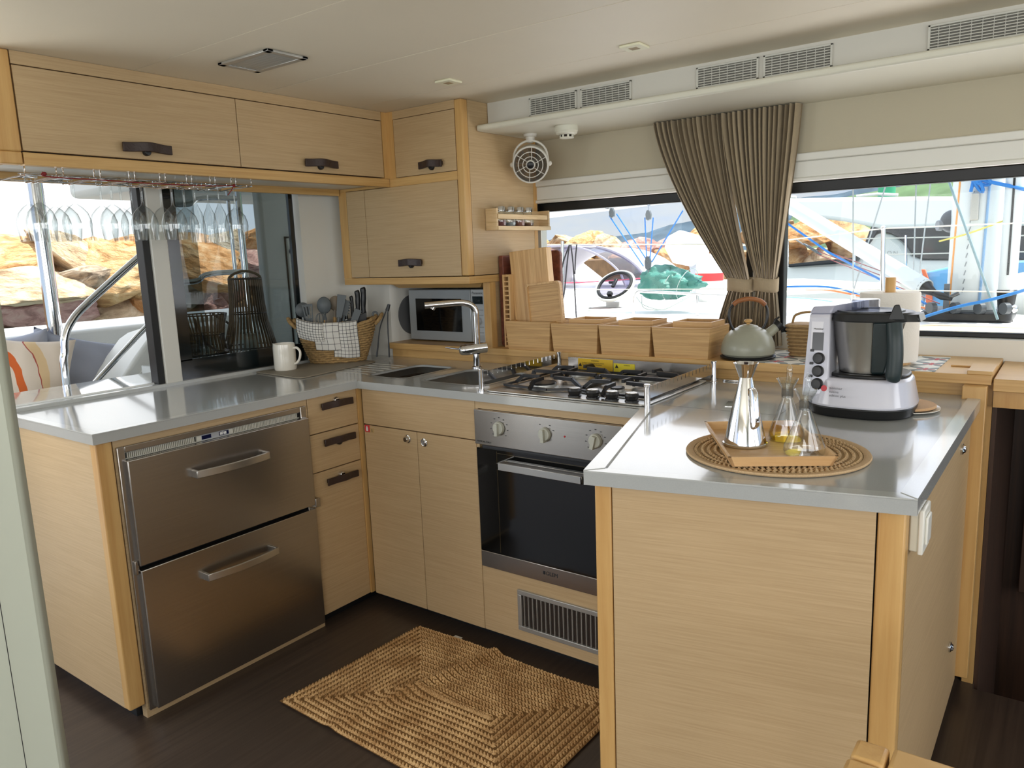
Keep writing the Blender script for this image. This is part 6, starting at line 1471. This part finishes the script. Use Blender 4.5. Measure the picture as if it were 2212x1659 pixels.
# ----- neighbour catamaran beyond the right window -----
cat_ = T('catamaran','large white catamaran moored behind the mast, with dark wraparound windows','boat',(1.0,9.0,0),local=True)
O3 = Vector((1.0,9.0,0))
def Yc(x,y,d=9.0): return at(x,y,'y',d)-O3
def slab2(pts,d0,th,m,nm,par,bev=.03):
    g = G(); A = [Yc(x,y,d0) for x,y in pts]; a = [g.v(p) for p in A]; b_ = [g.v(p+Vector((0,th,0))) for p in A]; n = len(A)
    g.f(a[::-1]); g.f(b_)
    for i in range(n): g.f([a[i],a[(i+1)%n],b_[(i+1)%n],b_[i]])
    return g.out(nm,m,par,bev=bev,seg=2)
hw = mat('hull_white','#e9ebe8',.35)
slab2([(1560,440),(1700,428),(2000,424),(2400,424),(2400,482),(2010,492),(1905,494),(1820,478),(1750,470),(1670,462),(1560,458)],8.6,2.2,hw,'coachroof',cat_,.05)
wn_ = slab2([(1882,488),(2400,474),(2400,562),(1990,560),(1968,552),(1950,525),(1925,505),(1895,500),(1860,566),(1852,566),(1862,540)],9.2,.5,mat('dark_window','#1d2026',.12,coat=.4),'dark_window',cat_,.01)
slab2([(1895,502),(1925,508),(1948,526),(1966,554),(1990,563),(2400,566),(2400,660),(1750,660),(1700,650),(1672,640),(1672,575),(1700,572),(1850,566)],9.0,2.0,hw,'hull_side',cat_,.05)
slab2([(1700,571),(1846,556),(1856,548),(1852,562),(1835,568),(1702,578)],8.9,.3,'black','black_rail_cushion',cat_,.02)
for x0,y0,x1,y1 in ((1672,430,1720,426),(1850,424,1940,421)): G().tube([Yc(x0,y0,8.5),Yc((x0+x1)/2,y0-5,8.5),Yc(x1,y1,8.5)],.018,8).out('roof_rail','white',cat_)
for i,x in enumerate((1887,1898,1915,1929)):
    text('GOON'[i],tuple(Yc(x,551,8.985)+Vector((0,0,0))),.075,(1,0,0),(0,0,1),mat('logo_grey%d'%i,'#a9aaa6',.4),cat_)
for x in (1957,1846,1702): G().tube([Yc(x,575,8.7),Yc(x,508 if x>1900 else 520,8.7)],.014,8).out('stanchion','chrome',cat_)
for y in (508,543): G().tube([Yc(1846,y+8,8.7),Yc(2400,y-3,8.7)],.008,6).out('lifeline',lw_,cat_)
sb_ = T('paddleboard','bright blue paddleboard with an orange edge standing on the side deck','paddleboard',(1.4,6.2,.7),local=True)
O4 = Vector((1.4,6.2,.7))
def slab3(pts,d0,th,m,nm,par,bev=.02):
    g = G(); A = [at(x,y,'y',d0)-O4 for x,y in pts]; a = [g.v(p) for p in A]; b_ = [g.v(p+Vector((0,th,0))) for p in A]; n = len(A)
    g.f(a[::-1]); g.f(b_)
    for i in range(n): g.f([a[i],a[(i+1)%n],b_[(i+1)%n],b_[i]])
    return g.out(nm,m,par,bev=bev)
slab3([(1990,590),(2060,574),(2140,567),(2260,560),(2330,575),(2330,690),(2010,690),(2000,660)],6.2,.12,mat('board_blue','#6fb1e2',.5,noise=.05,nscale=20),'board_deck',sb_)
slab3([(1990,582),(1998,582),(2012,620),(2014,650),(2004,690),(1990,690),(2000,655),(1998,615)],6.16,.04,mat('orange_edge','#e8764f',.5),'orange_edge',sb_,.004)
slab3([(1870,640),(1895,610),(1985,590),(1998,640),(1990,690),(1870,690)],6.25,.12,'white','white_underside',sb_)
for i,(x,y,r_) in enumerate(((2205,630,.30),)):
    o = T('white_fender','large white inflated fender at the right edge of the window','fender',at(x+25,y+20,'y',3.6),local=True)
    G().ball((0,0,0),.24,28,16,sz=.75).out('body',mat('fender_white','#dcdcd6',.5),o); G().tube([(-.22,0,.02),(-.28,-.02,.06)],.012,8).out('eye','white',o)
gt = T('flag_sail','green canvas roll standing on the catamaran roof','canvas',at(1916,400,'y',9.5),local=True)
G().lathe([(.0,-.2),(.11,-.2),(.11,.36),(.0,.36)],18).out('canvas_roll',mat('green_canvas','#2f8a63',.7),gt); G().tube([(0,0,-.19),(0,0,-.55)],.02,8).out('pole','chrome',gt)
gl_ = T('searchlight','dark grey round searchlight on the mast side','light',at(2055,478,'y',2.75),local=True)
G().ball((0,0,0),.055,20,12,sz=1.1).out('housing',mat('lamp_grey','#3f444a',.35),gl_); G().tube([(-.045,-.02,-.02),(-.062,-.03,-.02)],[.030,.028],14).out('lens',mat('lamp_lens','#73787d',.1),gl_)
